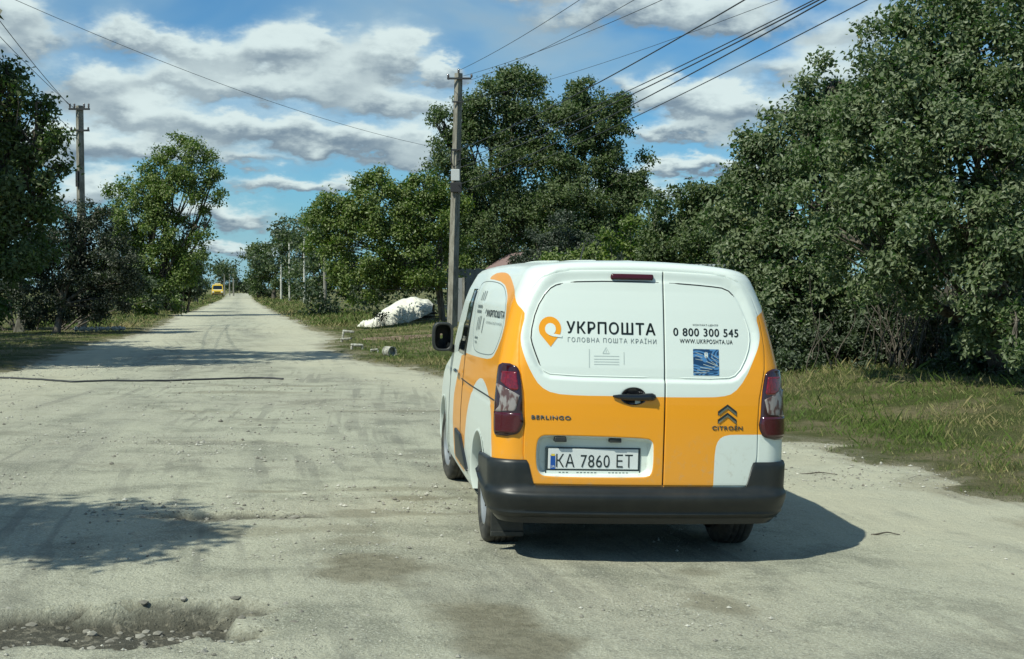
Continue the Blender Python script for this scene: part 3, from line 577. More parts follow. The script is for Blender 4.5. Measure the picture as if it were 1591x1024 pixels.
# blue sticker with pale waves
mat('sticker_blue',(.02,.07,.17),.35,build=lambda n,b:n.put(b.inputs['Base Color'],n.mix(n.ss(.62,.80,n.m('ABSOLUTE',n.m('SINE',n.m('MULTIPLY',n.noise(n.co('Object',(1,1,2.2),.3),6,2,.4,.9),26)))),(.010,.045,.115),(.07,.20,.40))))
st=sheet('blue_sticker',rect(.287,1.136,.452,1.290),'sticker_blue',door_r,.005)
sheets('sticker_crest',[[(.360,1.245),(.366,1.235),(.366,1.275),(.358,1.265)],[(.372,1.235),(.380,1.248),(.378,1.268),(.372,1.275)],[(.367,1.25),(.371,1.25),(.371,1.258),(.367,1.258)]],'print_white',door_r,.0065)
sheets('sticker_waves',[[(.290+.02*k,1.15+.017*k-.002),(.37+.018*k,1.150+.010*k),(.37+.018*k,1.1535+.010*k),(.290+.02*k,1.1535+.017*k-.002)] for k in range(5)]+[[(.30,1.270-.02*k),(.345,1.255-.016*k),(.345,1.258-.016*k),(.30,1.2725-.02*k)] for k in range(3)]+[[(.400,1.262-.022*k),(.449,1.232-.022*k),(.449,1.2345-.022*k),(.400,1.265-.022*k)] for k in range(3)],'print_pale',door_r,.0063)
# window outline: dark gap on top and left, highlight line below and right built as a white bead
i0=np.argsort(np.hypot(WIN[:,0]-.60,WIN[:,1]-1.56))[0]; W2=np.roll(WIN,-i0,0)
def wpath(sel,off): 
    p=W2[sel]; q=np.concatenate([np.linspace(p[i],p[i+1],5,endpoint=False) for i in range(len(p)-1)]+[p[-1:]]); return SZ(q[:,0],q[:,1],off)
# order: the polygon runs clockwise from the right shoulder
allp=np.concatenate([np.linspace(WIN[i],WIN[(i+1)%len(WIN)],6,endpoint=False) for i in range(len(WIN))])
top=((allp[:,1]>1.62)|(allp[:,0]<-.60)&(allp[:,1]>1.16))
def runs(mask,pts,both=True):
    idx=np.where(mask)[0]; out=[]; n=len(pts)
    st=np.where(mask&~np.roll(mask,1))[0]
    for a in st:
        k=a; r=[]
        while mask[k%n] and len(r)<n: r.append(pts[k%n]); k+=1
        out.append(np.array(r))
    return out
def seam(name,mask,rad,off,m,parent,side):
    for r in runs(mask,allp):
        r=r[(r[:,0]<.105) if side<0 else (r[:,0]>.119)]
        if len(r)<3: continue
        rr=np.full(len(r),rad); rr[:2]*=.5; rr[-2:]*=.5
        solid(name,tube(SZ(r[:,0],r[:,1],off),rr,6),m,parent,True)
top_l=(allp[:,0]<.109)&((allp[:,1]>1.655)|((allp[:,0]<-.50)&(allp[:,1]>1.17)))
seam('window_gap',top_l,.0042,.002,'seal',door_l,-1)
seam('window_gap',(allp[:,0]>.117)&(allp[:,1]>1.600),.0042,.002,'seal',door_r,1)
seam('window_highlight_bead',(allp[:,0]<.109)&(allp[:,1]<1.165),.0048,.001,'print_white',door_l,-1)
seam('window_highlight_bead',(allp[:,0]>.117)&(allp[:,1]<1.50),.0048,.001,'print_white',door_r,1)
# high brake light
mat('brake_dark',(.055,.008,.014),.2,spec=.4)
zb=np.linspace(1.672,1.695,7); rb=.010*np.sqrt(np.clip(1-((zb-1.6835)/.0125)**2,0,1))
BL=(zb,rb)
# door handle: gloss black bar with a keyhole on the right, cup above and below
def blob(cx,cy,cz,rx,ry,rz_,nu=20,nv=12,e=1.0):
    u=np.linspace(0,2*np.pi,nu,endpoint=False); w=np.linspace(-np.pi/2,np.pi/2,nv)
    cc=np.cos(w)[:,None]; X=cx+rx*cc*np.sign(np.cos(u))*np.abs(np.cos(u))**e; Z=cz+rz_*cc*np.sin(u)[None]; Y=cy+ry*np.sin(w)[:,None]+0*u
    return np.stack([X,Y,Z],-1).reshape(-1,3),gridF(nv,nu,True)
hp=[(-.203,1.005,.006),(-.17,1.003,.013),(-.12,1.0,.019),(-.05,1.0,.020),(.0,1.003,.023),(.03,1.004,.024),(.048,1.003,.016),(.053,1.003,.006)]
hc=np.array(hp); q=SZ(hc[:,0],hc[:,1],.014,emb=False)
V_,F_=tube(q,hc[:,2],12)
solid('door_handle',[(V_,F_)],'gloss_black',van,True)
solid('handle_lock',tube(SZ(np.array([.024,.024]),np.array([1.006,1.006]),0,emb=False)+np.array([[0,-.034,0],[0,-.041,0]]),[.007,.007],12),'chrome',van,True)
sheet('handle_cup',[( -.078+.072*math.cos(a),1.012+.046*math.sin(a)) for a in np.linspace(.15,math.pi-.15,14)],'dark_chrome',van,.0065)
sheet('handle_cup',[( -.078+.080*math.cos(a),.998-.042*math.sin(a)) for a in np.linspace(.1,math.pi-.1,14)],'dark_chrome',van,.0060)
sheet('handle_glint',[( -.075+.040*math.cos(a),.974-.012*math.sin(a)) for a in np.linspace(0,2*math.pi,14,endpoint=False)],'print_white',van,.0075)  # highlight in the cup painted as a white film
# maker's lettering and chevrons
def relief(name,txt,s0,z0,s1,z1,parent,**k):
    o=lettering(name,txt,s0,z0,s1,z1,'chrome',parent,off=.008,split=False,**k); lettering('letter_edge',txt,s0+.002,z0-.003,s1+.002,z1-.003,'print_black',parent,off=.0055,split=False,**{**k,'weight':.03}); return o
relief('model_lettering','BERLINGO',-.700,.864,-.456,.886,door_l,spacing=1.15,weight=.012,tilt=0)
relief('maker_lettering','CITROËN',.405,.818,.605,.846,door_r,spacing=1.1,weight=.012)
def chev(zt,h,w=.062,c=.503,th=.026):
    return [(c-w,zt-h),(c,zt),(c+w,zt-h),(c+w,zt-h-th),(c+w*.96,zt-h-th*.9),(c,zt-th*.9),(c-w*.96,zt-h-th*.9),(c-w,zt-h-th)]
for zt,nm in ((.968,'chevron_badge'),(.920,'chevron_badge')):
    sheet(nm,chev(zt,.042),'print_black',door_r,.006); sheet('chevron_edge',chev(zt-.014,.040,.058,th=.012),'chrome',door_r,.009)
# number plate, its holder and lamps
def plate_fn(off):
    return lambda s,z: np.stack([np.asarray(s),np.full(np.shape(s),.122-.0-off)+.03*(np.asarray(z)-.6),np.asarray(z)],-1)
mat('plate_white',(.62,.65,.64),.35); mat('plate_blue',(.01,.07,.30),.4); mat('plate_yellow',(.65,.50,.06),.4); mat('plate_holder',(.02,.035,.04),.35)
PL=(-.572,.548,-.022,.695)
solid('plate_holder',box((PL[0]+PL[2])/2,.130,(PL[1]+PL[3])/2-.004,.565,.020,.162),'plate_holder',door_l,bevel=.004)
lp=solid('number_plate',box((PL[0]+PL[2])/2,.1195,(PL[1]+PL[3])/2+.010,.535,.005,.118),'plate_white',van,bevel=.002)
pf=plate_fn(.0075)
lettering('plate_character','КА 7860 ЕТ',-.518,.583,-.062,.660,'print_black',lp,fn=pf,weight=.0,spacing=1.08)
sheet('country_band',rect(-.551,.571,-.522,.676),'plate_blue',lp,fn=plate_fn(.0066)); sheet('band_flag',rect(-.547,.648,-.526,.660),'plate_yellow',lp,fn=plate_fn(.0078))
lettering('country_code','UA',-.547,.580,-.526,.594,'print_white',lp,fn=plate_fn(.0078),split=False)
solid('holder_strip',box((PL[0]+PL[2])/2,.1195,.552,.55,.004,.020),'print_white',door_l)
sheets('strip_print',[rect(x,.549,x+.013,.555) for x in np.arange(-.50,-.08,.021) if not(-.44<x<-.40 or -.27<x<-.22)],'print_grey',van,fn=lambda s,z:np.stack([s,np.full(np.shape(s),.1168),z],-1))
for x in (-.50,-.175):
    solid('plate_lamp',box(x,.105,.748,.075,.045,.030,taper=.9),'black_plastic',door_l,bevel=.006)
# tail lights ------------------------------------------------------------------
mat('lamp_red',(.30,.006,.010),.10,coat=.8,build=lambda n,b:n.put(b.inputs['Base Color'],n.mix(n.ss(.3,.7,n.noise(n.co('Object',(60,60,60)),1,2)),(.20,.004,.009),(.10,.003,.006))))
mat('lamp_dark',(.028,.005,.008),.10,coat=.8); mat('lamp_maroon',(.060,.004,.009),.10,coat=.8,build=lambda n,b:n.bump(n.noise(n.co('Object',(1,1,6)),40,2),.25,.003,b))
mat('lamp_clear',(.42,.38,.36),.16,coat=.35,spec=.3,build=lambda n,b:(n.put(b.inputs['Base Color'],n.mix(n.ss(.46,.60,n.noise(n.co('Object',(1,1,.45)),34,2,.5)),(.26,.235,.225),(.10,.055,.05))),n.bump(n.noise(n.co('Object'),60,2),.5,.004,b)))
def surf_patch(name,zs,s0,s1,off,m,parent,ns=14,thick=.012,mirror=False,dome=0):
    zs=np.asarray(zs,float); s0=np.asarray(s0,float); s1=np.asarray(s1,float)
    if mirror: s0,s1=-s1,-s0
    t=np.linspace(0,1,ns); Sg=s0[:,None]*(1-t)+s1[:,None]*t; Zg=np.repeat(zs[:,None],ns,1)
    b=np.minimum(np.minimum(t,1-t)[None,:]*2,(np.minimum(zs-zs[0],zs[-1]-zs)/(zs[-1]-zs[0])*2)[:,None])
    o=off+dome*np.clip(b*3,0,1)**.5
    P=SZ(Sg,Zg,o.ravel(),emb=False)
    P2=np.pad(P,((1,1),(1,1),(0,0)),'edge'); Sp=np.pad(Sg,1,'edge'); Zp=np.pad(Zg,1,'edge'); inner=SZ(Sp,Zp,off-thick,emb=False)
    rim=np.zeros(Sp.shape,bool); rim[0]=rim[-1]=True; rim[:,0]=rim[:,-1]=True; P2[rim]=inner[rim]
    return link(name,npmesh(name,P2.reshape(-1,3),gridF(*Sp.shape),True),m,parent)
LZ=np.array([.760,.768,.785,.82,.85,.90,.98,1.05,1.10,1.14,1.160,1.170,1.176])
LI=np.array([.86,.80,.772,.752,.746,.757,.760,.766,.775,.785,.800,.825,.86]); LO=np.array([.975,.985,.992,.997,1.0,1.003,1.005,1.004,1.002,.998,.992,.975,.94])
for mr in (False,True):
    sh=0.0 if not mr else -.028
    zz=np.linspace(.760,1.176,34); a=np.interp(zz,LZ,LI)+sh; b=np.interp(zz,LZ,LO)+sh*.5
    L=surf_patch('tail_light',zz,-b,-a,.012,'lamp_dark',van,18,.025,mr,dome=.006)
    L['label']='left tail light' if not mr else 'right tail light'
    z1=np.linspace(.778,.895,10); surf_patch('lens',z1,-(np.interp(z1,LZ,LO)+sh*.5-.012),-(np.interp(z1,LZ,LI)+sh+.010),.0195,'lamp_maroon',L,12,.004,mr)
    z1=np.linspace(.895,1.055,12); inn=np.interp(z1,[.895,.91,1.0,1.02,1.055],[.90,.800,.775,.83,.955])+sh; out=np.interp(z1,[.895,.93,.99,1.055],[.985,.93,.93,.990])+sh*.5
    surf_patch('reversing_lens',z1,-np.maximum(out,inn+.01),-inn,.0200,'lamp_clear',L,12,.004,mr)
    z1=np.linspace(1.024,1.130,10); inn=np.interp(z1,[1.02,1.035,1.13],[.80,.782,.80])+sh; out=np.interp(z1,[1.02,1.07,1.13],[.82,.935,.930])+sh*.5
    surf_patch('brake_lens',z1,-out,-inn,.0200,'lamp_red',L,12,.004,mr)
surf_patch('high_brake_light',BL[0],-.198-BL[1],.040+BL[1],.006,'brake_dark',van,20,.03,dome=.004)
# bumper -------------------------------------------------------------------------
def build_bumper():
    s=np.concatenate([np.linspace(-1.50,-.64,74),np.linspace(-.62,.62,50),np.linspace(.64,1.50,74)]); A=np.abs(s)
    xr=np.where(s>0,.03,0.)
    up=smooth(.665,.722,A+xr); ztop=.478+.148*up; ztop=np.where(A>.9,np.interp(A,[.9,1.1,1.5],[.626,.622,.600]),ztop)
    zbot=np.interp(A,[0,.8,1.17,1.35,1.5],[.278,.278,.292,.375,.52])
    corner=smooth(.62,.95,A)
    prof=[(0,-.07),(0,-.02),(.06,.0),(.16,.016),(.21,.032),(.24,.034),(.27,.026),(.36,.036),(.62,.062),(.74,.063),(.80,.058),(.84,.044),(.88,.034),(.93,.026),(.97,.016),(1.0,.012),(1.0,-.02)]
    rows=[]
    for t,o in prof:
        hb=.478  # the shelf of the bumper lies at the same height all along
        zl=zbot+(np.minimum(hb,ztop)-zbot)*t
        of=o*(1-.55*corner)+(.012*corner)
        if o<0: of=np.full(len(s),o)
        rows.append((zl,of))
    # corner uprights above the shelf
    out=[SZ(s,z_,of,emb=False) for z_,of in rows[:-3]]
    for t in (0.0,.12,.3,.6,.85,1.0,1.0):
        zl=np.maximum(np.minimum(.478,ztop),.47)+(ztop-.478)*t; of=(.012+.010*corner)+0*zl
        if t==1.0 : of=of*0.6
        out.append(SZ(s,zl,of,emb=False))
    out.append(SZ(s,ztop,np.full(len(s),-.03),emb=False))
    P=np.array(out); 
    o=link('rear_bumper',npmesh('rear_bumper',P.reshape(-1,3),gridF(P.shape[0],P.shape[1]),True),'bumper_plastic',van)
build_bumper()
solid('bumper_trim',tube(SZ(np.linspace(-.60,.60,30),np.full(30,.322),.031,emb=False),np.concatenate([[.001],np.full(28,.0038),[.001]]),6),'bumper_plastic',van,True)
# side parts -----------------------------------------------------------------------
for mr in (False,True):
    zz=np.linspace(.372,.572,16)   # cladding on the sliding door
    out=np.interp(zz,[.372,.46,.572],[3.05,3.10,3.14]); inn=np.interp(zz,[.372,.40,.54,.572],[2.22,2.26,2.62,2.72])
    surf_patch('side_cladding',zz,-out,-inn,.014,'bumper_plastic',van,20,.02,mr,dome=.008)
    zz=np.linspace(1.135,1.60,20)  # front door window
    inn=np.interp(zz,[1.135,1.25,1.60],[2.74,2.64,2.42]); out=np.interp(zz,[1.135,1.6],[3.95,3.20])
    surf_patch('front_window',zz,-out,-inn,.006,'dark_glass',van,16,.01,mr)
    for s_,z_ in (((3.10,1.0)),((1.98,.995))):
        pass
    sg=-1 if not mr else 1
    p=SZ(np.linspace(3.02,3.22,6)*sg,np.full(6,.995),.03,emb=False); solid('side_handle',tube(p,[.008,.014,.015,.015,.014,.008],8),'gloss_black',van,True)
    for s_ in (2.80,3.36+.5):    # door shut lines
        zl=np.linspace(.34,1.62 if s_<3 else 1.05,30); solid('door_gap',tube(SZ(np.full(30,s_*sg)-sg*.25*np.clip(zl-1.1,0,1),zl,.000,emb=False),.0035,6),'seal',van,True)
    zl=np.linspace(1.0,2.9,30); solid('slide_rail',tube(SZ(zl*sg,np.full(30,.955),-.001,emb=False),.005,6),'seal',van,True)
    # recessed panel of the side window
    for yy_,nm in ((WR,'wheel_arch'),(WF,'wheel_arch')):
        a=np.linspace(math.radians(-8),math.radians(188),40); py=yy_+(AR+.001)*np.cos(a); pz=WZ+(AR+.001)*np.sin(a)
        xo=[float(abs(base_pt(np.array([2.0]) if False else np.array([sg*(abs(b_)+.80)]),max(.26,c_))[0,0])) for b_,c_ in zip(py,pz)]
        xo=np.array([np.interp(b_,*(lambda Q:(Q[:,1][np.abs(Q[:,0])>.5],np.abs(Q[:,0])[np.abs(Q[:,0])>.5]))(base_pt(np.linspace(.9,4.4,60),round(max(.26,c_),3)))) for b_,c_ in zip(py,pz)])
        V=[];
        for dx,dr in ((.004,.012),(.007,.0),(.002,-.006),(-.06,-.006),(-.35,.0)):
            V.append(np.stack([sg*(xo+dx),yy_+(AR+dr)*np.cos(a),WZ+(AR+dr)*np.sin(a)],-1))
        V=np.array(V); link(nm,npmesh(nm,V[:4].reshape(-1,3),gridF(4,40),True),'seal' if False else 'print_white',van)
        link('wheel_housing',npmesh('wheel_housing',np.concatenate([V[3:].reshape(-1,3)]),gridF(2,40),True),'under',van)
# side window film print: small notices and the company name
for mr in (False,):
    G=[]
    for (a,b,c,d) in ((-2.18,1.482,-1.98,1.502),(-2.20,1.448,-2.0,1.468)): 
        for k in range(4): G.append(rect(a+(c-a)*k/4,b,a+(c-a)*(k+.72)/4,d))
    for (x,z0,z1) in ((-2.16,1.33,1.42),(-2.09,1.335,1.43),(-2.03,1.34,1.43),(-1.92,1.32,1.42),(-2.10,1.53,1.58),(-2.03,1.53,1.59),(-1.96,1.53,1.59),(-1.86,1.45,1.48)): G.append([(x,z0),(x+.018,z0),(x+.06,z1),(x+.042,z1)])
    for (a,b,c,d) in ((-2.2,1.275,-2.05,1.29),(-2.18,1.245,-2.08,1.26)):
        for k in range(3): G.append(rect(a+(c-a)*k/3,b,a+(c-a)*(k+.6)/3,d))
    sheets('window_notices',G,'print_grey',van,.004)
    lettering('side_company_name','УКРПОШТА',-1.80,1.43,-1.13,1.475,'print_black',van,.004,weight=.02,split=False); lettering('side_slogan','ГОЛОВНА ПОШТА КРАЇНИ',-1.78,1.385,-1.17,1.405,'print_grey',van,.004,split=False)
    o=[]
    q=chaikin([(-2.33,1.60),(-2.30,1.645),(-1.80,1.652),(-1.42,1.632),(-1.22,1.56),(-1.14,1.49),(-1.10,1.37),(-1.26,1.232),(-1.42,1.196),(-2.05,1.185),(-2.27,1.21),(-2.33,1.40)],2)
    q=np.concatenate([q,q[:1]]); q=np.concatenate([np.linspace(q[i],q[i+1],3,endpoint=False) for i in range(len(q)-1)]+[q[-1:]])
    solid('side_window_groove',tube(SZ(q[:,0],q[:,1],-.001),.0035,6,False),'print_grey',van,True)
# mirrors
def mirror(sg):
    u=[];
    for k,(y,w,h) in enumerate(((-.075,.062,.095),(-.085,.072,.105),(-.078,.082,.114),(-.02,.085,.116),(.05,.075,.10),(.085,.05,.07),(.10,.01,.02))):
        a=np.linspace(0,2*np.pi,28,endpoint=False); ca,sa=np.cos(a),np.sin(a); e=.55
        u.append(np.stack([w*np.sign(ca)*np.abs(ca)**e,np.full(28,y),h*np.sign(sa)*np.abs(sa)**e],-1))
    V=np.array(u); F=gridF(7,28,True); V=V.reshape(-1,3)
    V=np.concatenate([V,[(0,-.06,0)]]); j=np.arange(28); F=np.concatenate([F,np.stack([(j+1)%28,j,np.full(28,len(V)-1),np.full(28,len(V)-1)],-1)])
    c=np.array([sg*.965,3.02,1.225]); 
    o=solid('side_mirror',[(V+c,F),tube(np.array([c+(-sg*.03,.0,-.07),c+(-sg*.09,.01,-.095),c+(-sg*.13,.02,-.10)]),[.035,.032,.04],10)],'black_plastic',van,True)
    w=[];a=np.linspace(0,2*np.pi,28,endpoint=False); ca,sa=np.cos(a),np.sin(a)
    V=np.concatenate([np.stack([.056*np.sign(ca)*np.abs(ca)**.55,np.full(28,-.0885),.088*np.sign(sa)*np.abs(sa)**.55],-1)+c,[c+(0,-.0885,0)]])
    link('mirror_glass',npmesh('mirror_glass',V,np.stack([j,(j+1)%28,np.full(28,28),np.full(28,28)],-1),False),'mirror_face',o)
mat('mirror_face',(.10,.12,.14),.08,metal=1)
mirror(-1); mirror(1)
# windscreen
t=np.linspace(0,1,24); zz=np.linspace(1.10,1.66,18); 
def front_pt(x,z,off): 
    Hx=[]; 
    for zi in z:
        S_,X_,Y_,Z_=_half(round(zi,4)); fr=np.argmax(X_[100:])+100; xs=X_[-60:][::-1]; ys=Y_[-60:][::-1]; zs_=Z_[-60:][::-1]
        w=xs[np.argmax(xs)]; k=np.argmax(xs)+1; xx_=x*min(w,.70); Hx.append(np.stack([xx_,np.interp(abs(xx_),xs[:k],ys[:k])+off,np.interp(abs(xx_),xs[:k],zs_[:k])],-1))
    return np.array(Hx)
Wp=front_pt(t*2-1,zz,.006); link('windscreen',npmesh('windscreen',Wp.reshape(-1,3),gridF(18,24),True),'dark_glass',van)
# wheels --------------------------------------------------------------------------
def build_wheel():
    a=np.linspace(0,2*np.pi,72,endpoint=False)
    prof=[(.205,-.085),(.225,-.100),(.262,-.104),(.292,-.098),(.308,-.088),(.316,-.070),(.318,-.045),(.3185,-.040),(.312,-.038),(.312,-.032),(.3185,-.030),(.319,-.004),(.312,-.002),(.312,.004),(.319,.006),(.3185,.032),(.312,.034),(.312,.040),(.318,.042),(.316,.070),(.308,.088),(.292,.098),(.262,.104),(.225,.100),(.205,.085)]
    V=np.array([[(x,r*math.cos(t),r*math.sin(t)) for t in a] for r,x in prof]); V[6:-6:1]
    ty=npmesh('tyre',V.reshape(-1,3),gridF(len(prof),72,True),True)
    rp=[(.207,-.086),(.200,-.094),(.192,-.088),(.180,-.062),(.165,-.058),(.13,-.066),(.085,-.076),(.06,-.080),(.05,-.070),(.0,-.070)]
    V=np.array([[(x,r*math.cos(t),r*math.sin(t)) for t in a] for r,x in rp]); 
    rim=npmesh('rim',V.reshape(-1,3),gridF(len(rp),72,True),True)
    vents=[]
    for k in range(9):
        t=2*math.pi*k/9; vents.append(box(-.064,.148*math.cos(t),.148*math.sin(t),.012,.028,.028,0))
    v,f=merge(vents); vm=npmesh('vent',v,f,False)
    v,f=tube([(-.03,0,0),(.10,0,0)],[.20,.16],24); hubm=npmesh('hub',v,f,True)
    return ty,rim,vm,hubm
ty,rim,vm,hubm=build_wheel()
for (sg,yy_) in ((-1,WR),(1,WR),(-1,WF),(1,WF)):
    w=bpy.data.objects.new('wheel',None); COL.objects.link(w); w.parent=van; w.location=(sg*.755,yy_,WRAD); w.empty_display_size=.1
    w.rotation_euler=(0,0,(math.pi if sg>0 else 0)+(R_(5) if yy_==WF else 0))
    link('tyre',ty,'rubber',w); link('rim',rim,'wheel_steel',w); link('vent',vm,'under',w,kind='stuff'); link('hub',hubm,'under',w)
# mud flaps, floor, axle, spare wheel, exhaust
for sg in (-1,1):
    if sg>0: continue
    solid('mud_flap',box(sg*.745,WR-.375,.205,.20,.012,.20),'black_plastic',van,bevel=.004)
    solid('flap_lip',box(sg*.745,WR-.385,.125,.20,.02,.03),'black_plastic',van,bevel=.004)
solid('floor_pan',[box(0,2.2,.36,1.06,4.0,.10),box(0,2.23,.34,1.6,1.95,.10),box(0,.30,.36,1.6,.34,.10)],'under',van)
solid('rear_axle',[tube([(-.7,WR,.30),(.7,WR,.30)],.045,10),tube([(-.5,WR,.30),(-.5,WR+.5,.36)],.03,8),tube([(.5,WR,.30),(.5,WR+.5,.36)],.03,8)],'under',van,True)
v,f=tube([(0,.42,.20),(0,.42,.31)],[.29,.30],28); 
solid('spare_wheel',tube([(0,.46,.235),(0,.46,.25),(0,.46,.31),(0,.46,.33)],[.24,.29,.29,.25],30),'rubber',van,True)
solid('exhaust_pipe',tube([(.42,.16,.25),(.42,.5,.26),(.40,1.2,.28)],[.025,.025,.025],10),'under',van,True)
for x in (-.46,-.23,0,.23,.46):
    y=np.linspace(.55,2.2,14); z_=[float(vz) for vz in np.interp(abs(x),[0,.7],[1.809,1.793])+0*y]
    zt=[]
    for yk in y:
        # height of the roof above (x, yk)
        zt.append(1.772+.035*(1-(x/.7)**2)+.018*smooth(.35,1.65,yk)-.03*np.clip((yk-1.6)/1.2,0,1)**2-.0025)
    solid('roof_rib',tube(np.stack([np.full(14,x),y,np.array(zt)],-1),[.002]+[.0055]*12+[.002],6),'print_white',van,True)
solid('roof_antenna',tube([(0,2.35,1.80),(0,2.28,1.86),(0,2.16,1.98)],[.012,.006,.003],6),'gloss_black',van,True)
# ---------------------------------------------------------------- trees and shrubs
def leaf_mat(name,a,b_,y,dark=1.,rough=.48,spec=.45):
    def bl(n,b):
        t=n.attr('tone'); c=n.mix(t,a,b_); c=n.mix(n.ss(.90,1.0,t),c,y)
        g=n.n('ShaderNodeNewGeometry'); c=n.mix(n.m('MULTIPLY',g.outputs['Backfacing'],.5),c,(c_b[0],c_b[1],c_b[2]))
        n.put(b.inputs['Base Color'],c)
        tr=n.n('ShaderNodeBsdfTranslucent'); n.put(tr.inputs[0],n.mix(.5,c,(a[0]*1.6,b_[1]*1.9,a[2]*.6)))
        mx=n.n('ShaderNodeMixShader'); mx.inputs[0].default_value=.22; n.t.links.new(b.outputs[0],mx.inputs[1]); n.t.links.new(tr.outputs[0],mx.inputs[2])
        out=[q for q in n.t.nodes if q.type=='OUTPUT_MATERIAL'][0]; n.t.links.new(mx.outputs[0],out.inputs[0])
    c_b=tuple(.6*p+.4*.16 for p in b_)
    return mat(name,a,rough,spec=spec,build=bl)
leaf_mat('walnut_leaf',(.042,.068,.017),(.112,.155,.042),(.24,.22,.05),spec=.3)
leaf_mat('walnut_grey_leaf',(.050,.078,.025),(.170,.212,.088),(.26,.25,.09),rough=.5,spec=.4)
leaf_mat('sunny_leaf',(.058,.094,.010),(.170,.225,.030),(.26,.25,.04))
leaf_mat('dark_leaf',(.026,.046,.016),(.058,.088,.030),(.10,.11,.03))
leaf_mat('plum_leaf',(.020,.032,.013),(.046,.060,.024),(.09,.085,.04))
leaf_mat('conifer_leaf',(.030,.046,.026),(.060,.082,.048),(.09,.10,.05))
mat('bark',(.12,.105,.085),.9,spec=.2,build=lambda n,b:(n.put(b.inputs['Base Color'],n.mix(n.ss(.35,.7,n.noise(n.co('Object',(9,9,1.6)),1.5,6,.7)),(.055,.048,.038),(.20,.175,.14))),n.bump(n.noise(n.co('Object',(14,14,2)),2,5,.7),.8,.03,b)))
def leaves(blobs,n,size,seed,per=14,spread=None,up=.5,shell=.5,droop=0.,jit=.35,clump=11):
    r=np.random.RandomState(seed); B=np.array(blobs,float); vol=(B[:,3]*B[:,4]+B[:,3]*B[:,5]+B[:,4]*B[:,5])**1.0
    if B.shape[1]>6: vol=vol*B[:,6]
    k=max(1,n//per); cl=max(3,k//clump); bi=r.choice(len(B),cl,p=vol/vol.sum())
    d=r.normal(0,1,(cl,3)); d/=np.linalg.norm(d,axis=1)[:,None]; rad=(shell+(1-shell)*r.rand(cl)**.6)*(1+.22*(r.rand(cl)<.12))
    lump=1+jit*(fbm(d[:,0]*2.2+bi*3.1+9,d[:,1]*2.2+d[:,2]*1.7,3)-.5)*2
    R3=B[bi,3:6]; CC=B[bi,:3]+d*R3*(rad*lump)[:,None]
    j=r.randint(0,cl,k); cr=np.minimum(.26*R3.mean(1),size*5.5)[j]*r.uniform(.5,1.25,k)
    q=r.normal(0,1,(k,3)); q/=np.linalg.norm(q,axis=1)[:,None]; C=CC[j]+q*cr[:,None]*r.rand(k)[:,None]**.4*np.array([1,1,.72]); d=d[j]*.6+q*.6
    # throw away sprigs deep inside other blobs
    sp=spread or size*2.0
    c=np.repeat(C,per,0); dn=np.repeat(d,per,0); m=len(c)
    P=c+r.normal(0,1,(m,3))*sp*np.array([.55,.55,.42]); P[:,2]-=droop*sp*r.rand(m)
    nrm=r.normal(0,.75,(m,3))+dn*.7+np.array([0,0,up]); nrm/=np.linalg.norm(nrm,axis=1)[:,None]
    t=np.cross(nrm,r.normal(0,1,(m,3))); t[:,2]-=.35; t-=nrm*(t*nrm).sum(1)[:,None]; t/=np.linalg.norm(t,axis=1)[:,None]+1e-9; b=np.cross(nrm,t)
    L=size*(.55+.75*r.rand(m))[:,None]; w=L*(.24+.08*r.rand(m))[:,None]
    V=np.stack([P,P+t*L*.45+b*w+nrm*w*.35,P+t*L-nrm*L*.12,P+t*L*.45-b*w+nrm*w*.35],1)
    tone=np.clip(np.repeat(r.rand(k),per)*.55+r.rand(m)*.5-.03,0,1)
    return V.reshape(-1,3),np.arange(m*4).reshape(-1,4),tone,C
def px(u,v,d): return ((u-795.5)/2000*d,d,1.637+(448-v)/2000*d)
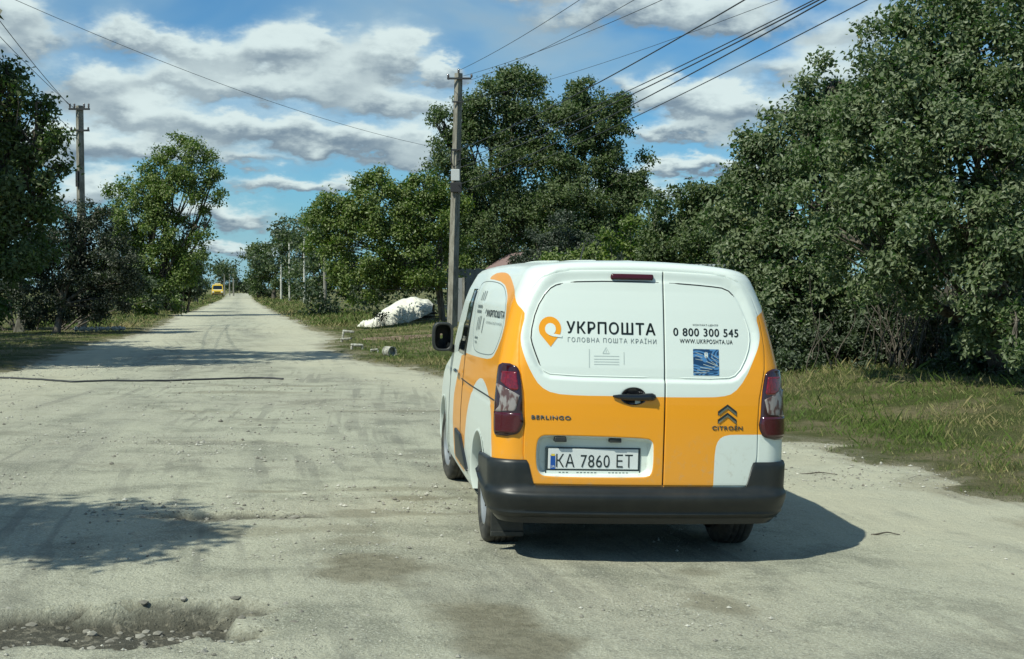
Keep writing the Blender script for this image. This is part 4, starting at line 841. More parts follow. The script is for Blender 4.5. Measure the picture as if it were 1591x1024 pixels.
def tree(name,label,base,blobs,n,size,m,seed,cat='tree',trunk=.18,group=None,limbs=True,forks=1,lean=.35,**k):
    """blobs: centres and radii in metres, in world space"""
    base=np.array(base,float); t=thing(name,label,cat,tuple(base),0,group)
    B=np.array([b[:6] for b in blobs],float); B[:,:3]-=base; bl=[tuple(q)+(tuple(b[6:7])) for q,b in zip(B,blobs)]
    if not all(len(q)==7 for q in bl): bl=[q[:6] for q in bl]
    V,F,tone,C=leaves(bl,n,size,seed,**k)
    link('crown',npmesh('crown',V,F,False,{'tone':(tone,'FACE')}),m,t,kind='stuff')
    r=np.random.RandomState(seed+1); W=[]
    if limbs:
        cen=B[:,:3].mean(0); top=max(.8,min(cen[2]*.75,B[:,2].min()+.2*abs(B[:,5].max())))
        for fk in range(forks):
            ang=r.rand()*6.3; q=np.array([math.cos(ang),math.sin(ang)])*(.22*fk*top*.5)
            j=np.array([cen[0]*lean+q[0],cen[1]*lean+q[1],top]); s=np.linspace(0,1,8)[:,None]
            path=s*j+np.array([0,0,-.15])*(1-s)+np.stack([np.sin(s[:,0]*3+seed)*.06*top*.4,np.cos(s[:,0]*2.2+seed)*.05*top*.3,0*s[:,0]],-1)*s
            W.append(tube(path,trunk*(1.25-.55*s[:,0]+.35*np.exp(-s[:,0]*9)),9))
            for b in B[r.permutation(len(B))][:9]:
                e=b[:3]; s2=np.linspace(0,1,7)[:,None]; p0=path[-1]*1.0; mid=(p0+e)/2+r.normal(0,.18,3)*np.linalg.norm(e-p0)*.5
                pp=(1-s2)**2*p0+2*s2*(1-s2)*mid+s2**2*e; W.append(tube(pp,trunk*(.52-.40*s2[:,0]),6))
                nn=C[np.linalg.norm(C-e,axis=1)<max(b[3:6])*1.05]; 
                if len(nn):
                    for c in nn[r.choice(len(nn),min(9,len(nn)),False)]:
                        s3=np.linspace(0,1,5)[:,None]; st=pp[r.randint(3,7)]; mid=(st+c)/2+r.normal(0,.12,3)*np.linalg.norm(c-st)
                        W.append(tube((1-s3)**2*st+2*s3*(1-s3)*mid+s3**2*c,trunk*(.14-.10*s3[:,0]),5,False))
    else:
        lowz=0
        for c in C[r.choice(len(C),min(26,len(C)),False)]:
            s3=np.linspace(0,1,6)[:,None]; st=np.array([c[0]*.35+r.normal(0,.15),c[1]*.35+r.normal(0,.15),-.1]); mid=(st+c)/2+np.array([0,0,.3*abs(c[2])])
            W.append(tube((1-s3)**2*st+2*s3*(1-s3)*mid+s3**2*c,trunk*(.5-.4*s3[:,0]),5,False))
    v,f=merge(W); link('trunk',npmesh('trunk',v,f,True),'bark',t)
    return t
def blobpx(lst,d,flat=.9):
    out=[]
    for (u,v,r,*q) in lst:
        dd=d+(q[0] if q else 0); x,y,z=px(u,v,dd); R=r/2000*dd; out.append((x,y,z,R,R*flat,R*.92))
    return out
def at(u,d): x=(u-795.5)/2000*d; return (x,d,float(gh(x,d)))
# right: walnuts over the verge, nearest first
tree('walnut_tree','tall grey-green walnut tree at the right edge, its top out of frame',at(1560,20.5),
  blobpx([(1560,60,150),(1450,110,120,-.5),(1400,200,120),(1520,230,130,-1),(1330,250,95),(1600,330,120,-1.2),(1440,350,120,-.8),(1340,380,90,-.3),(1640,180,140),(1560,440,70,-1.6),(1440,60,70),(1600,0,120),(1490,350,90,-1.4),(1580,500,45,-2.2),(1540,520,45,-.8),(1600,560,40,-.8),(1510,470,50,-.5)],19.5),98000,.092,'walnut_grey_leaf',21,trunk=.13,forks=2,up=.35,shell=.45,droop=.9,clump=20)
tree('walnut_tree','broad walnut tree left of the tallest right-hand one, sloping down towards the hedge',at(1290,25.5),
  blobpx([(1250,200,70),(1310,190,75),(1200,250,65),(1180,330,75),(1260,320,90,-.6),(1340,300,85),(1230,400,80,-.8),(1170,420,70),(1330,420,85,-1),(1240,470,65,-1.2),(1165,240,42),(1290,130,40),(1150,370,50),(1420,330,75,1),(1450,400,60,1)],25),72000,.105,'walnut_grey_leaf',22,trunk=.18,forks=2,up=.35,shell=.45,droop=.9,clump=20)
tree('lilac_hedge','mid green hedge bush rising above the right rear corner of the van',at(1080,33),
  blobpx([(1060,340,55),(1110,330,55),(1150,310,50),(1040,390,50),(1100,400,60,-1),(1160,400,60,-1),(1010,390,38),(1130,290,30),(1080,300,30),(1090,450,60,-1),(1180,350,50)],33),34000,.11,'walnut_leaf',23,cat='hedge',trunk=.09,limbs=False,up=.4,shell=.4)
tree('hedge_bush','yellowish green low bush peeping over the middle of the van roof',at(980,38),
  blobpx([(960,400,42),(1000,380,40),(920,410,40),(1020,420,45),(990,350,18),(880,430,45),(1040,370,30)],38),11000,.13,'sunny_leaf',24,cat='bush',trunk=.06,limbs=False,up=.4)
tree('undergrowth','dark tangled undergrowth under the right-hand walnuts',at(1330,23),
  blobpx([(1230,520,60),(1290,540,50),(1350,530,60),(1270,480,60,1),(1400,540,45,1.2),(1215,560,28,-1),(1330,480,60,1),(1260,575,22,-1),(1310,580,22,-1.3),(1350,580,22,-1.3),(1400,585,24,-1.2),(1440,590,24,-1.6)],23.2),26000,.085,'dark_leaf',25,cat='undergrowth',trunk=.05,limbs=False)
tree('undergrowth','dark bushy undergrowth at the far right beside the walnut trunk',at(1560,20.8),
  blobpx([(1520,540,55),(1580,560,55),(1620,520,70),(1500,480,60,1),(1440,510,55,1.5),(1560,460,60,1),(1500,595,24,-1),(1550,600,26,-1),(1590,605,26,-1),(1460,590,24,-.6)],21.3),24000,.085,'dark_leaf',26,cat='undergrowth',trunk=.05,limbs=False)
tree('walnut_tree','walnut tree beyond the right edge of the picture, continuing the row',at(2000,15.5),
  [(10.2,15.5,3.6,2.0,2.0,1.7),(11.6,14.6,4.4,2.1,2.0,1.8),(11.2,16.6,5.0,2.0,2.0,1.7),(12.6,15.6,3.4,2.0,2.0,1.7),(12.4,12.6,3.4,2.0,2.0,1.8),(13.6,11.4,4.4,2.0,2.0,1.8)],16000,.13,'walnut_grey_leaf',27,trunk=.18,forks=2,shell=.4)
# middle: twin-crowned walnut behind the post, the tree over the tarpaulin
tree('walnut_tree','left tall crown behind the concrete pole, dark green walnut',at(770,57),
  blobpx([(800,150,55),(765,175,60),(720,190,45),(820,200,50),(700,240,42),(760,250,75),(820,270,60),(700,300,50),(760,330,70),(730,380,60),(810,360,60),(795,115,22),(830,130,22),(690,190,22),(675,300,20),(680,195,14)],56),58000,.14,'walnut_leaf',31,trunk=.26,up=.4,shell=.32,droop=.4)
tree('walnut_tree','right tall crown above the van roof, dark green walnut',at(930,56),
  blobpx([(900,180,50),(945,190,48),(890,240,60),(960,250,48),(980,300,38),(920,310,70),(870,330,60),(975,345,28),(905,140,22),(860,185,30),(960,155,18),(940,370,50),(880,390,50),(998,285,20)],55),56000,.14,'walnut_leaf',32,trunk=.24,up=.4,shell=.32,droop=.4)
tree('conifer_shrub','dull grey-green conifer shrub just above the van roof, under the tall crowns',at(880,44),
  blobpx([(880,380,42),(840,395,38),(920,395,40),(870,350,26),(860,420,50),(930,420,45),(810,410,26)],44),14000,.10,'conifer_leaf',33,cat='shrub',trunk=.07,limbs=False,up=.2)
tree('walnut_tree','bushy sunlit tree with a forked trunk overhanging the white tarpaulin',at(688,50.5),
  blobpx([(600,320,48),(650,330,50),(560,330,42),(530,360,40),(690,340,42),(580,390,48),(640,390,55),(545,410,35),(690,400,45),(596,425,34),(520,320,30),(500,340,22),(560,285,20),(560,445,26),(660,290,26),(590,275,18),(500,380,22),(700,310,30)],50),46000,.13,'sunny_leaf',34,trunk=.10,forks=2,lean=.03,up=.5,shell=.5,droop=.5)
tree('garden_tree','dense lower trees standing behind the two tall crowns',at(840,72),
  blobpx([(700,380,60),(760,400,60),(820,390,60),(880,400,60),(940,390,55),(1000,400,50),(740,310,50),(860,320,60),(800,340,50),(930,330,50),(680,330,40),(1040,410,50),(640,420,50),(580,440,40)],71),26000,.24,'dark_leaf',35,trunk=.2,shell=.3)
# far right-hand row
tree('row_tree','dark rounded tree closing the far right side of the road',at(425,178),blobpx([(420,380,32),(445,390,34),(405,400,22),(430,425,36),(455,360,22),(400,430,22),(460,430,34),(470,395,30)],178),13000,.36,'walnut_leaf',41,group='trees along the far right side of the road',trunk=.25)
tree('row_tree','bright green tree behind the slim white poles',at(500,150),blobpx([(500,330,24),(480,360,30),(510,370,32),(470,400,30),(510,420,38),(490,440,34),(535,420,32),(545,455,24),(470,440,26)],150),15000,.32,'walnut_leaf',42,group='trees along the far right side of the road',trunk=.22)
tree('row_bush','low dark bush at the far right verge beyond the poles',at(405,200),blobpx([(398,445,11),(410,440,16),(425,448,14),(392,452,8),(440,450,14)],190),3500,.35,'dark_leaf',43,cat='bush',group='trees along the far right side of the road',trunk=.12,limbs=False)
tree('row_tree','small distant tree right of the vanishing point',at(383,330),blobpx([(386,444,7),(380,448,6),(392,446,8)],330),1500,.5,'dark_leaf',44,group='trees along the far right side of the road',trunk=.15)
# left side
tree('walnut_tree','large dark tree filling the left edge of the picture',at(-60,28.5),
  blobpx([(0,165,65),(40,205,50),(-60,200,100),(0,270,80),(45,285,45),(-60,350,110),(10,370,70),(62,240,30),(20,130,34),(60,160,22),(-110,420,100),(-20,440,60),(70,320,24),(88,255,16),(15,115,16)],28.5),34000,.125,'walnut_leaf',51,trunk=.22,forks=2,up=.4,shell=.5,droop=.4)
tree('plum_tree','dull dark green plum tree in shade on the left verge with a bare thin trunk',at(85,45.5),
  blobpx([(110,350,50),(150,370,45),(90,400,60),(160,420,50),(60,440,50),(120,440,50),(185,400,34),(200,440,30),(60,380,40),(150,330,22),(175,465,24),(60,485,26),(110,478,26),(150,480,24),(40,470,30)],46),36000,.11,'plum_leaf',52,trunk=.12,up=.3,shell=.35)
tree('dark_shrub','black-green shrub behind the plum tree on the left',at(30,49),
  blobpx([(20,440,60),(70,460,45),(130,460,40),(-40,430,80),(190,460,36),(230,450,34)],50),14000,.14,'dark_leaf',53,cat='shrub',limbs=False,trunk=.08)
tree('walnut_tree','bright green tree leaning over the road on the left beyond the pole',at(235,76),
  blobpx([(285,250,40),(310,270,36),(250,270,34),(225,300,38),(270,310,48),(320,300,26),(205,340,38),(250,360,50),(190,300,24),(305,350,32),(330,335,14),(200,400,40),(255,420,42),(180,350,24),(280,225,20),(335,265,16),(300,400,26),(220,450,34),(255,455,34),(185,440,32),(215,470,24),(180,400,30)],75),44000,.17,'sunny_leaf',54,trunk=.26,forks=2,up=.5,shell=.5,droop=.4)
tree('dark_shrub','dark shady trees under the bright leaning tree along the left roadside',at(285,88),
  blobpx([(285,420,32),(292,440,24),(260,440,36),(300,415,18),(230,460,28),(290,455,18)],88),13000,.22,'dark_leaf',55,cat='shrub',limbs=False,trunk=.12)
tree('row_tree','dark tree beside the distant yellow minibus on the left',at(305,140),blobpx([(308,405,16),(300,425,16),(290,420,22),(292,445,14),(308,440,8)],140),5000,.30,'dark_leaf',56,group='trees along the far left side of the road',trunk=.2)
tree('row_tree','hazy dark green tree behind the distant yellow minibus',at(345,290),blobpx([(350,420,14),(338,425,16),(360,428,12),(345,440,14),(365,440,10),(318,440,12)],290),4000,.42,'walnut_leaf',57,group='trees along the far left side of the road',trunk=.2)
tree('row_tree','last small dark tree left of the vanishing point',at(362,330),blobpx([(370,438,9),(362,444,8),(376,444,6)],330),1800,.5,'dark_leaf',58,group='trees along the far left side of the road',trunk=.15)
# tree just out of the frame on the left, whose shadow lies across the road
tree('walnut_tree','roadside walnut tree beyond the left edge whose leafy shadow falls on the gravel',(-8.2,4.6,float(gh(-8.2,4.6))),
  [(-7.0,5.4,5.0,1.4,1.0,1.2),(-6.0,5.6,4.7,1.1,.8,.9),(-5.2,5.4,4.5,.7,.55,.5),(-8.2,5.2,5.4,1.5,1.1,1.2),(-6.4,5.0,5.6,1.0,.8,.8),(-4.75,5.5,4.4,.35,.3,.25),(-5.6,6.1,5.0,.5,.4,.4)],9000,.14,'walnut_leaf',61,trunk=.16,up=.5)
tree('walnut_tree','large spreading tree outside the left edge that shades the road ahead',at(-560,26.0),
  [(-16.5,26,6.4,3.2,3.2,2.6),(-14.4,27.5,6.2,2.4,2.4,2.0),(-17.5,28.5,7.6,2.6,2.6,2.2),(-14.8,25.0,5.2,2.0,2.0,1.6),(-13.6,28.8,7.4,1.8,1.8,1.5),(-18.5,25,5.5,2.6,2.6,2.2),(-15.2,31,6.4,2.4,2.4,2.0),(-17,33.5,6.0,2.6,2.6,2.2),(-13.2,26.6,5.6,1.7,1.7,1.4),(-14.6,29.6,5.0,1.9,1.9,1.5),(-12.2,23.0,9.2,2.2,2.0,1.6),(-10.4,24.2,9.6,1.5,1.3,1.0),(-13.5,25.5,9.4,2.4,2.0,1.6),(-11.6,26.2,10.4,1.6,1.4,1.1),(-15.5,23,8.4,2.6,2.6,2.0),(-13.0,21.8,8.2,2.2,1.8,1.5)],42000,.24,'dark_leaf',62,trunk=.25,up=.5,shell=.35)
tree('walnut_tree','second spreading tree outside the left edge, shading the left verge',at(-420,37.5),
  [(-20,38,5.8,3.0,2.8,2.6),(-22.5,39,6.8,2.8,2.8,2.6),(-19.5,36.5,5.0,2.4,2.4,2.0),(-20.5,41,7.4,2.8,2.8,2.2),(-23.5,33,8.6,3.4,3.2,2.6),(-20.8,27.5,10.0,2.6,2.4,2.0)],18000,.20,'walnut_leaf',63,trunk=.22,up=.5,shell=.35)
tree('weed_bush','dark leafy weed growing in front of the left end of the white tarpaulin',at(589,52.3),blobpx([(588,486,6),(594,492,5),(583,494,5)],52.3),260,.09,'dark_leaf',64,cat='weed',trunk=.02,limbs=False)
# ground cover of the distance: woods to the horizon
def wood(name,label,u0,u1,d,h,n,seed,m,sz):
    r=np.random.RandomState(seed); B=[]
    for u in np.linspace(u0,u1,max(5,int(abs(u1-u0)/2000*d/7))):
        x=(u-795.5)/2000*d; B.append((x,d+r.uniform(-6,6),h*r.uniform(.35,.55),5.5,5,h*r.uniform(.45,.6)))
    V,F,tn,C=leaves(B,n,sz,seed,per=12,up=.4,shell=.7); o=link(name,npmesh(name,V,F,False,{'tone':(tn,'FACE')}),m,None,kind='stuff'); o['label']=label
wood('woodland','distant belt of trees closing the view behind the roadside trees',-500,2300,420,9,14000,71,'dark_leaf',.8)
wood('woodland','dark belt of garden trees behind the hedges on the right',560,2300,80,6.0,26000,72,'dark_leaf',.26)
wood('woodland','dark belt of garden trees behind the left verge',-700,230,100,6.5,20000,73,'dark_leaf',.30)
# ---------------------------------------------------------------- poles, wires and roadside things
mat('concrete',(.33,.32,.28),.9,spec=.2,build=lambda n,b:(n.put(b.inputs['Base Color'],n.mix(n.ss(.35,.7,n.noise(n.co('Object',(3,3,.8)),2.5,6,.7)),(.15,.14,.115),(.32,.305,.26))),n.bump(n.noise(n.co('Object'),30,4,.7),.4,.01,b)))
mat('old_white',(.62,.62,.56),.8,build=lambda n,b:n.put(b.inputs['Base Color'],n.mix(n.ss(.4,.7,n.noise(n.co('Object'),6,5,.7)),(.38,.37,.32),(.68,.68,.62))))
mat('chalky',(.45,.44,.38),.9,build=lambda n,b:(n.put(b.inputs['Base Color'],n.mix(n.ss(.38,.62,n.noise(n.co('Object'),9,5,.7)),(.20,.19,.15),(.52,.51,.44))),n.bump(n.noise(n.co('Object'),20,5,.7),.8,.03,b))); mat('dark_metal',(.05,.05,.05),.5,metal=.5); mat('wire',(.03,.033,.036),.6); mat('insulator',(.10,.08,.07),.2,coat=.5)
mat('weathered_wood',(.16,.145,.12),.9); mat('grey_box',(.50,.52,.52),.5); mat('black_box',(.02,.02,.022),.6)
def pole(label,base,top,w0,w1,square=True,group=None,m='concrete',name='utility_pole'):
    t=thing(name,label,'pole',base,0,group); b=np.array(base,float); e=np.array(top,float)-b; s=np.linspace(0,1,8)[:,None]; st=np.array([0,0,-.4])
    v,f=tube(st*(1-s)+e*s,(w0+(w1-w0)*s[:,0])*(.70 if square else .5),4 if square else 10)
    o=link('shaft',clean(npmesh('shaft',v,f,not square)),m,t)
    return t,e
def insul(t,p,h=.13):
    o=solid('insulator',tube([(p[0],p[1],p[2]),(p[0],p[1],p[2]+h*.3),(p[0],p[1],p[2]+h*.5),(p[0],p[1],p[2]+h*.8),(p[0],p[1],p[2]+h)],[.012,.045,.035,.045,.015],8),'insulator',t,True)
def wpt(u,v,d): x,y,z=px(u,v,d); return np.array([x,y,z])
# concrete pole behind the van on the right verge
d1=45.; b1=at(702,d1); T1=wpt(713,116,d1)
p1,e1=pole('square concrete pole with a small white meter box, standing before the tall crowns',b1,T1,.27,.20)
B1=np.array(b1)
def L1(u,v): return wpt(u,v,d1-.16)-B1
c=L1(714,124); solid('cross_arm',box(c[0],c[1],c[2],.84,.07,.06),'dark_metal',p1)
for u in (697,733): insul(p1,L1(u,124)+np.array([0,0,.02]))
insul(p1,e1+np.array([0,0,.0]),.16)
c=L1(712,160); solid('bracket',box(c[0],c[1],c[2],.40,.06,.05),'dark_metal',p1)
c=L1(710,234); solid('cable_clamp',box(c[0],c[1],c[2],.36,.10,.06),'dark_metal',p1); solid('cable_clamp',box(c[0]+.05,c[1],c[2]-.35,.10,.10,.10),'dark_metal',p1)
c=L1(709.5,250); solid('cable_loop',tube([c+(-.15,0,.3),c+(-.2,-.05,0),c+(-.1,-.05,-.25),c+(.1,-.05,-.1),c+(.14,-.05,.25)],.025,6),'wire',p1,True)
c=L1(708,273); solid('meter_box',box(c[0],c[1]-.06,c[2],.30,.16,.40),'grey_box',p1,bevel=.015)
c=L1(709,292); solid('junction_box',box(c[0],c[1]-.03,c[2],.40,.16,.34),'black_box',p1,bevel=.02)
# left pole with two cross-arms
d2=52.; b2=at(128,d2); T2=wpt(127,166,d2); p2,e2=pole('concrete pole with two short cross-arms above the dark trees on the left',b2,T2,.27,.22)
B2=np.array(b2)
def L2(u,v): return wpt(u,v,d2-.16)-B2
c=L2(126.5,171); solid('cross_arm',box(c[0],c[1],c[2],.84,.08,.07),'dark_metal',p2)
for u in (112,119,134,141): insul(p2,L2(u,170),.2)
c=L2(127,204); solid('cross_arm',box(c[0],c[1],c[2],.76,.08,.07),'dark_metal',p2)
for u in (114,140): insul(p2,L2(u,204),.14)
c=L2(122,278); solid('bracket',box(c[0],c[1],c[2],.10,.10,.65),'dark_metal',p2)
def wire(name,label,P,Q,sag,rad=.012,via=None,grp=None,cat='wire',m='wire'):
    P=np.array(P,float);Q=np.array(Q,float)
    if via:   # the height of the far end follows from the direction the wire crosses
        u,v=via; k=(u-795.5)/2000; tt=(P[0]-k*P[1])/(k*(Q[1]-P[1])-(Q[0]-P[0])); Y=P[1]+(Q[1]-P[1])*tt
        z=1.637+(448-v)/2000*Y*(1); Q[2]=P[2]+(z-P[2]+4*sag*tt*(1-tt))/tt
    s=np.linspace(0,1,40); pts=P[None]*(1-s[:,None])+Q[None]*s[:,None]; pts[:,2]-=4*sag*s*(1-s)
    o=solid(name,tube(pts,rad,5,False),m,None,True); o['label']=label; o['category']=cat
    if grp: o['group']=grp
    return Q
N1=(8.3,4.0); ends=[]
for (u0,v0,u1,rad,lab,sg) in ((713,112,905,.008,'thin wire from the top of the square pole past the upper middle sky',.7),(733,126,990,.007,'thin wire left of the pair over the tall crowns',.7),(697,126,1035,.007,'thin wire third from the left above the tall crowns',.6),
   (712,234,1160,.013,'single dark cable crossing the sky above the right tall crown',.5),(712,250,1268,.010,'upper strand of the cable bundle crossing the sky on the right',.45),(712,262,1276,.012,'middle strand of the cable bundle crossing the sky on the right',.45),(712,288,1286,.012,'lower strand of the cable bundle crossing the sky on the right',.45),(712,300,1350,.009,'lowest cable, rightmost where it leaves the top of the frame',.4),(712,160,1215,.005,'faint thin wire between the dark cable and the bundle',.5)):
    ends.append(wire('overhead_wire',lab,wpt(u0,v0,d1-.2),(N1[0],N1[1],8),sg,rad,(u1,0)))
hz_=max(q[2] for q in ends)+.3
n1,_=pole('concrete pole beside the camera on the right, outside the frame, carrying the wires',(N1[0]+.2,N1[1],float(gh(N1[0]+.2,N1[1]))),(N1[0]+.2,N1[1],hz_),.27,.2)
NL=(-12.2,21.0)
mat('faint_wire',(.09,.11,.13),.6)
e3=wire('overhead_wire','long thin wire sagging across the sky to the upper left corner',wpt(708,236,d1-.2),(NL[0],NL[1],8),.6,.006,(22,0),m='faint_wire')
e4=wire('overhead_wire','wire from the left pole running to the left edge, upper of two',wpt(112,166,d2),(NL[0]+.9,NL[1],9),.3,.012,(-2,26))
e5=wire('overhead_wire','wire from the left pole running to the left edge, lower of two',wpt(119,170,d2),(NL[0]+.7,NL[1],9),.3,.010,(-2,52))
wire('overhead_wire','faint wire from the left pole into the dark tree at the left edge',wpt(114,203,d2),(NL[0]+.5,NL[1],8),.3,.010,(-2,85))
pole('concrete pole on the left verge outside the frame, carrying the sagging wires',(NL[0],NL[1],float(gh(*NL))),(NL[0],NL[1],max(e3[2],e4[2])+.2),.27,.2)
wire('stay_wire','short stay wire slanting down left from the cross-arm of the left pole',wpt(113,201,d2-.2),wpt(70,335,d2-3),.1,.014)
# slim posts along the far right verge
for (u,v0,v1,d,w,lab) in ((437,408,467,166,.28,'slim pale post farthest of the row on the right verge'),(450,378,470,150,.25,'slim whitewashed post, middle of the row on the right verge'),(473,370,474,130,.22,'slim whitewashed post nearest of the row on the right verge'),(505,398,478,98,.30,'thicker grey pole half hidden by the bright bush')):
    bx,by,bz=at(u,d); pole(lab,(bx,by,bz),tuple(wpt(u,v0,d)),w,w*.75,False,'posts along the far right verge',m='old_white' if d>110 else 'concrete',name='roadside_post')
for u,d in ((349,262),(357,250),(363,240)):
    bx,by,bz=at(u,d); pole('tiny distant pole left of the road end, '+{349:'leftmost of three',357:'middle of three',363:'rightmost of three'}[u],(bx,by,bz),tuple(wpt(u,426,d)),.30,.2,False,'distant poles at the road end',name='roadside_post')
mat('bus_yellow',(.62,.40,.015),.35,coat=.5); mat('cream',(.75,.66,.36),.4); mat('lamp_glass',(.8,.8,.7),.1,coat=.8)
# yellow minibus far down the road
def minibus():
    P=gxy(338,461.2); t=thing('yellow_minibus','small yellow minibus parked or coming far down the road on the left','minibus',(P[0],P[1],P[2]+.02),R_(12))
    prof=[(0,.35),(0,.95),(.12,1.12),(.85,1.25),(1.45,1.98),(1.75,2.12),(4.7,2.12),(4.95,1.9),(5.0,.35)]   # side outline: y back from the nose, z
    V=[];F=[]; n=len(prof)
    for k,(w,i) in enumerate(((.90,.0),(1.0,.06),(1.0,.06),(.90,.0))): pass
    xs=[-.98,-.90,.90,.98]
    for x in xs:
        sh=.05 if abs(x)>.95 else 0
        V+=[(x*(1-.10*max(0,z-1.1)),y+(sh if y<2.5 else -sh),z-(sh if z>1 else -sh*0)) for y,z in prof]
    V=np.array(V); f=[]
    for a in range(3):
        for i in range(n): j=(i+1)%n; f.append((a*n+i,a*n+j,(a+1)*n+j,(a+1)*n+i))
    bm=bmesh.new(); vs=[bm.verts.new(v) for v in V]
    for q in f: bm.faces.new([vs[i] for i in q])
    bm.faces.new([vs[i] for i in range(n)]); bm.faces.new([vs[3*n+i] for i in range(n)][::-1]); bmesh.ops.recalc_face_normals(bm,faces=bm.faces); me=bpy.data.meshes.new('body'); bm.to_mesh(me); bm.free()
    link('body',me,'bus_yellow',t)
    solid('windscreen',[(np.array([(-.80,.88,1.27),(.80,.88,1.27),(.74,1.42,1.92),(-.74,1.42,1.92)])+np.array([0,-.02,.012]),np.array([(0,1,2,3)]))],'dark_glass',t)
    for x in (-1,1):
        for y0,y1 in ((1.55,2.4),(2.55,3.6),(3.75,4.7)): solid('side_window',box(x*.925,(y0+y1)/2,1.58,.02,y1-y0,.48),'dark_glass',t)
        solid('headlight',box(x*.74,.0,.82,.30,.10,.22),'lamp_glass',t,bevel=.02)
        for y in (.85,4.1):
            w=solid('wheel',tube([(x*.80,y,.33),(x*.98,y,.33)],[.33,.33],18),'rubber',t,True)
    solid('bonnet_highlight',[(np.array([(-.78,.14,1.135),(.78,.14,1.135),(.78,.84,1.262),(-.78,.84,1.262)]),np.array([(0,1,2,3)]))],'cream',t)  # pale sheet that paints the whitish highlight onto the bonnet
    solid('front_bumper',box(0,-.04,.48,1.9,.14,.22),'black_plastic',t,bevel=.03); solid('grille',box(0,-.01,.80,.9,.06,.14),'black_plastic',t)
    solid('roof_sign',box(0,2.1,2.24,1.0,.25,.2),'cream',t,bevel=.03)
minibus()
# white tarpaulin thrown over a pile, with boards sticking out
def cloth(name,label,cat,u0,u1,top,bot,d,dep,m,nx=60,ny=26,seed=1):
    """a sheet draped over a heap: top and bottom outlines are given over the width"""
    r=np.random.RandomState(seed); s=np.linspace(0,1,nx); u=u0+(u1-u0)*s
    zt=np.array([px(0,np.interp(k,*zip(*top)),d)[2] for k in u]); zb=np.array([px(0,np.interp(k,*zip(*bot)),d)[2] for k in u]); x=(u-795.5)/2000*d
    w=np.linspace(0,1,ny); V=[]
    for j,k in enumerate(w):
        a=np.pi*k; y=d-dep*.5*np.cos(a)*(1+.12*np.sin(s*9+k*2)); hgt=np.sin(a)**.55; z=zb+(zt-zb)*hgt
        if k>.5: z=zt+(zb-.4-zt)*(1-np.sin(a)**.6)
        z=z+(fbm(s*9+k*2,k*6+s*4,4,.6)-.5)*.10*np.sin(a)+np.sin(s*26+k*5)*.018*np.sin(a); y=y+(fbm(s*12,k*5,3)-.5)*.12
        V.append(np.stack([x,y,z],-1))
    me=npmesh(name,np.array(V).reshape(-1,3),gridF(ny,nx),True); mod=link(name,me,m); mod['label']=label; mod['category']=cat; return mod
mat('tarpaulin',(.74,.73,.64),.55,spec=.3,build=lambda n,b:(n.put(b.inputs['Base Color'],n.mix(n.ss(.5,.8,n.noise(n.co('Object'),2.2,6,.7),0,.5),(.76,.75,.66),(.48,.46,.37))),n.bump(n.noise(n.co('Object'),5,5,.6,1.2),.9,.08,b)))
cloth('tarpaulin','crumpled off-white tarpaulin thrown over a heap beside the grass','tarpaulin',570,674,[(565,503),(580,494),(600,478),(625,464),(645,461),(665,466),(674,473)],[(560,507),(590,510),(622,508),(640,499),(660,491),(674,484)],54,2.0,'tarpaulin')
cloth('tarpaulin_corner','loose white end of sheeting lying at the left foot of the heap','sheeting',557,575,[(557,505),(564,498),(575,497)],[(557,507),(575,508)],53.6,.8,'tarpaulin',24,14,2)
t=thing('board_stack','low stack of weathered grey and white boards beside the tarpaulin','boards',at(655,53.6))
b0=np.array(at(655,53.6)); r=np.random.RandomState(4)
for k in range(9):
    c=wpt(655+r.uniform(-8,8),502-k*2.1,53.6)-b0; solid('board',box(c[0],c[1]+r.uniform(-.3,.3),max(.04,c[2]),1.35+r.uniform(-.2,.2),.30,.045,rz=r.normal(0,.10)),'old_white' if k%3==0 else 'weathered_wood',t)
# bare soil strip before it and pieces of broken concrete along the verge
mat('soil',(.15,.10,.065),.95,build=lambda n,b:n.put(b.inputs['Base Color'],n.mix(n.ss(.4,.65,n.noise(n.co('Object'),3,6,.7)),(.10,.065,.04),(.24,.18,.12))))
P=gxy(640,529); ss_=np.linspace(-1,1,30); X,Y=np.meshgrid(P[0]+ss_*2.4,P[1]+np.linspace(-1,1,16)*1.6); rr=np.hypot((X-P[0])/2.3,(Y-P[1])/1.4)+(fbm(X*2,Y*2,3)-.5)*.5
Z=gh(X,Y)+.14*(1-smooth(.2,1.05,rr))-.06; link('bare_soil',npmesh('bare_soil',np.stack([X,Y,Z],-1).reshape(-1,3),gridF(16,30),True),'soil',kind='structure')
def chunk(u,v,shape,label,rz=0,name='concrete_block',cat='concrete block'):
    P=gxy(u,v); P[2]=float(gh(P[0],P[1])) if outside(np.array([P[0]]),np.array([P[1]]))[0]>0 else P[2]
    o=solid(name,[box(*q) for q in shape],'chalky',None,bevel=.025); o.location=(P[0],P[1],P[2]-.05); o.scale=(.9,.9,.85); o.rotation_euler=(rz*.4,.12*math.cos(u),rz); tag(o,label,cat,'broken concrete pieces on the verge'); return o
chunk(540,526,[(0,0,.30,.42,.20,.08),(-.18,0,.14,.07,.20,.26)],'cracked white concrete angle piece farthest back on the verge',.2)
chunk(538,533,[(0,0,.16,.36,.18,.08),(-.15,0,.06,.08,.18,.12)],'low white concrete piece just below the angle piece',-.1)
chunk(554,545,[(0,0,.20,.36,.16,.07),(.16,0,.09,.06,.16,.18),(-.15,0,.08,.06,.14,.16)],'white concrete piece like a small bench on the grass edge',.3)
chunk(582,549,[(0,0,.12,.22,.12,.06),(.10,0,.05,.05,.12,.10),(-.09,0,.05,.05,.12,.10)],'smallest white concrete piece between the bench shape and the pipe stub',.1)
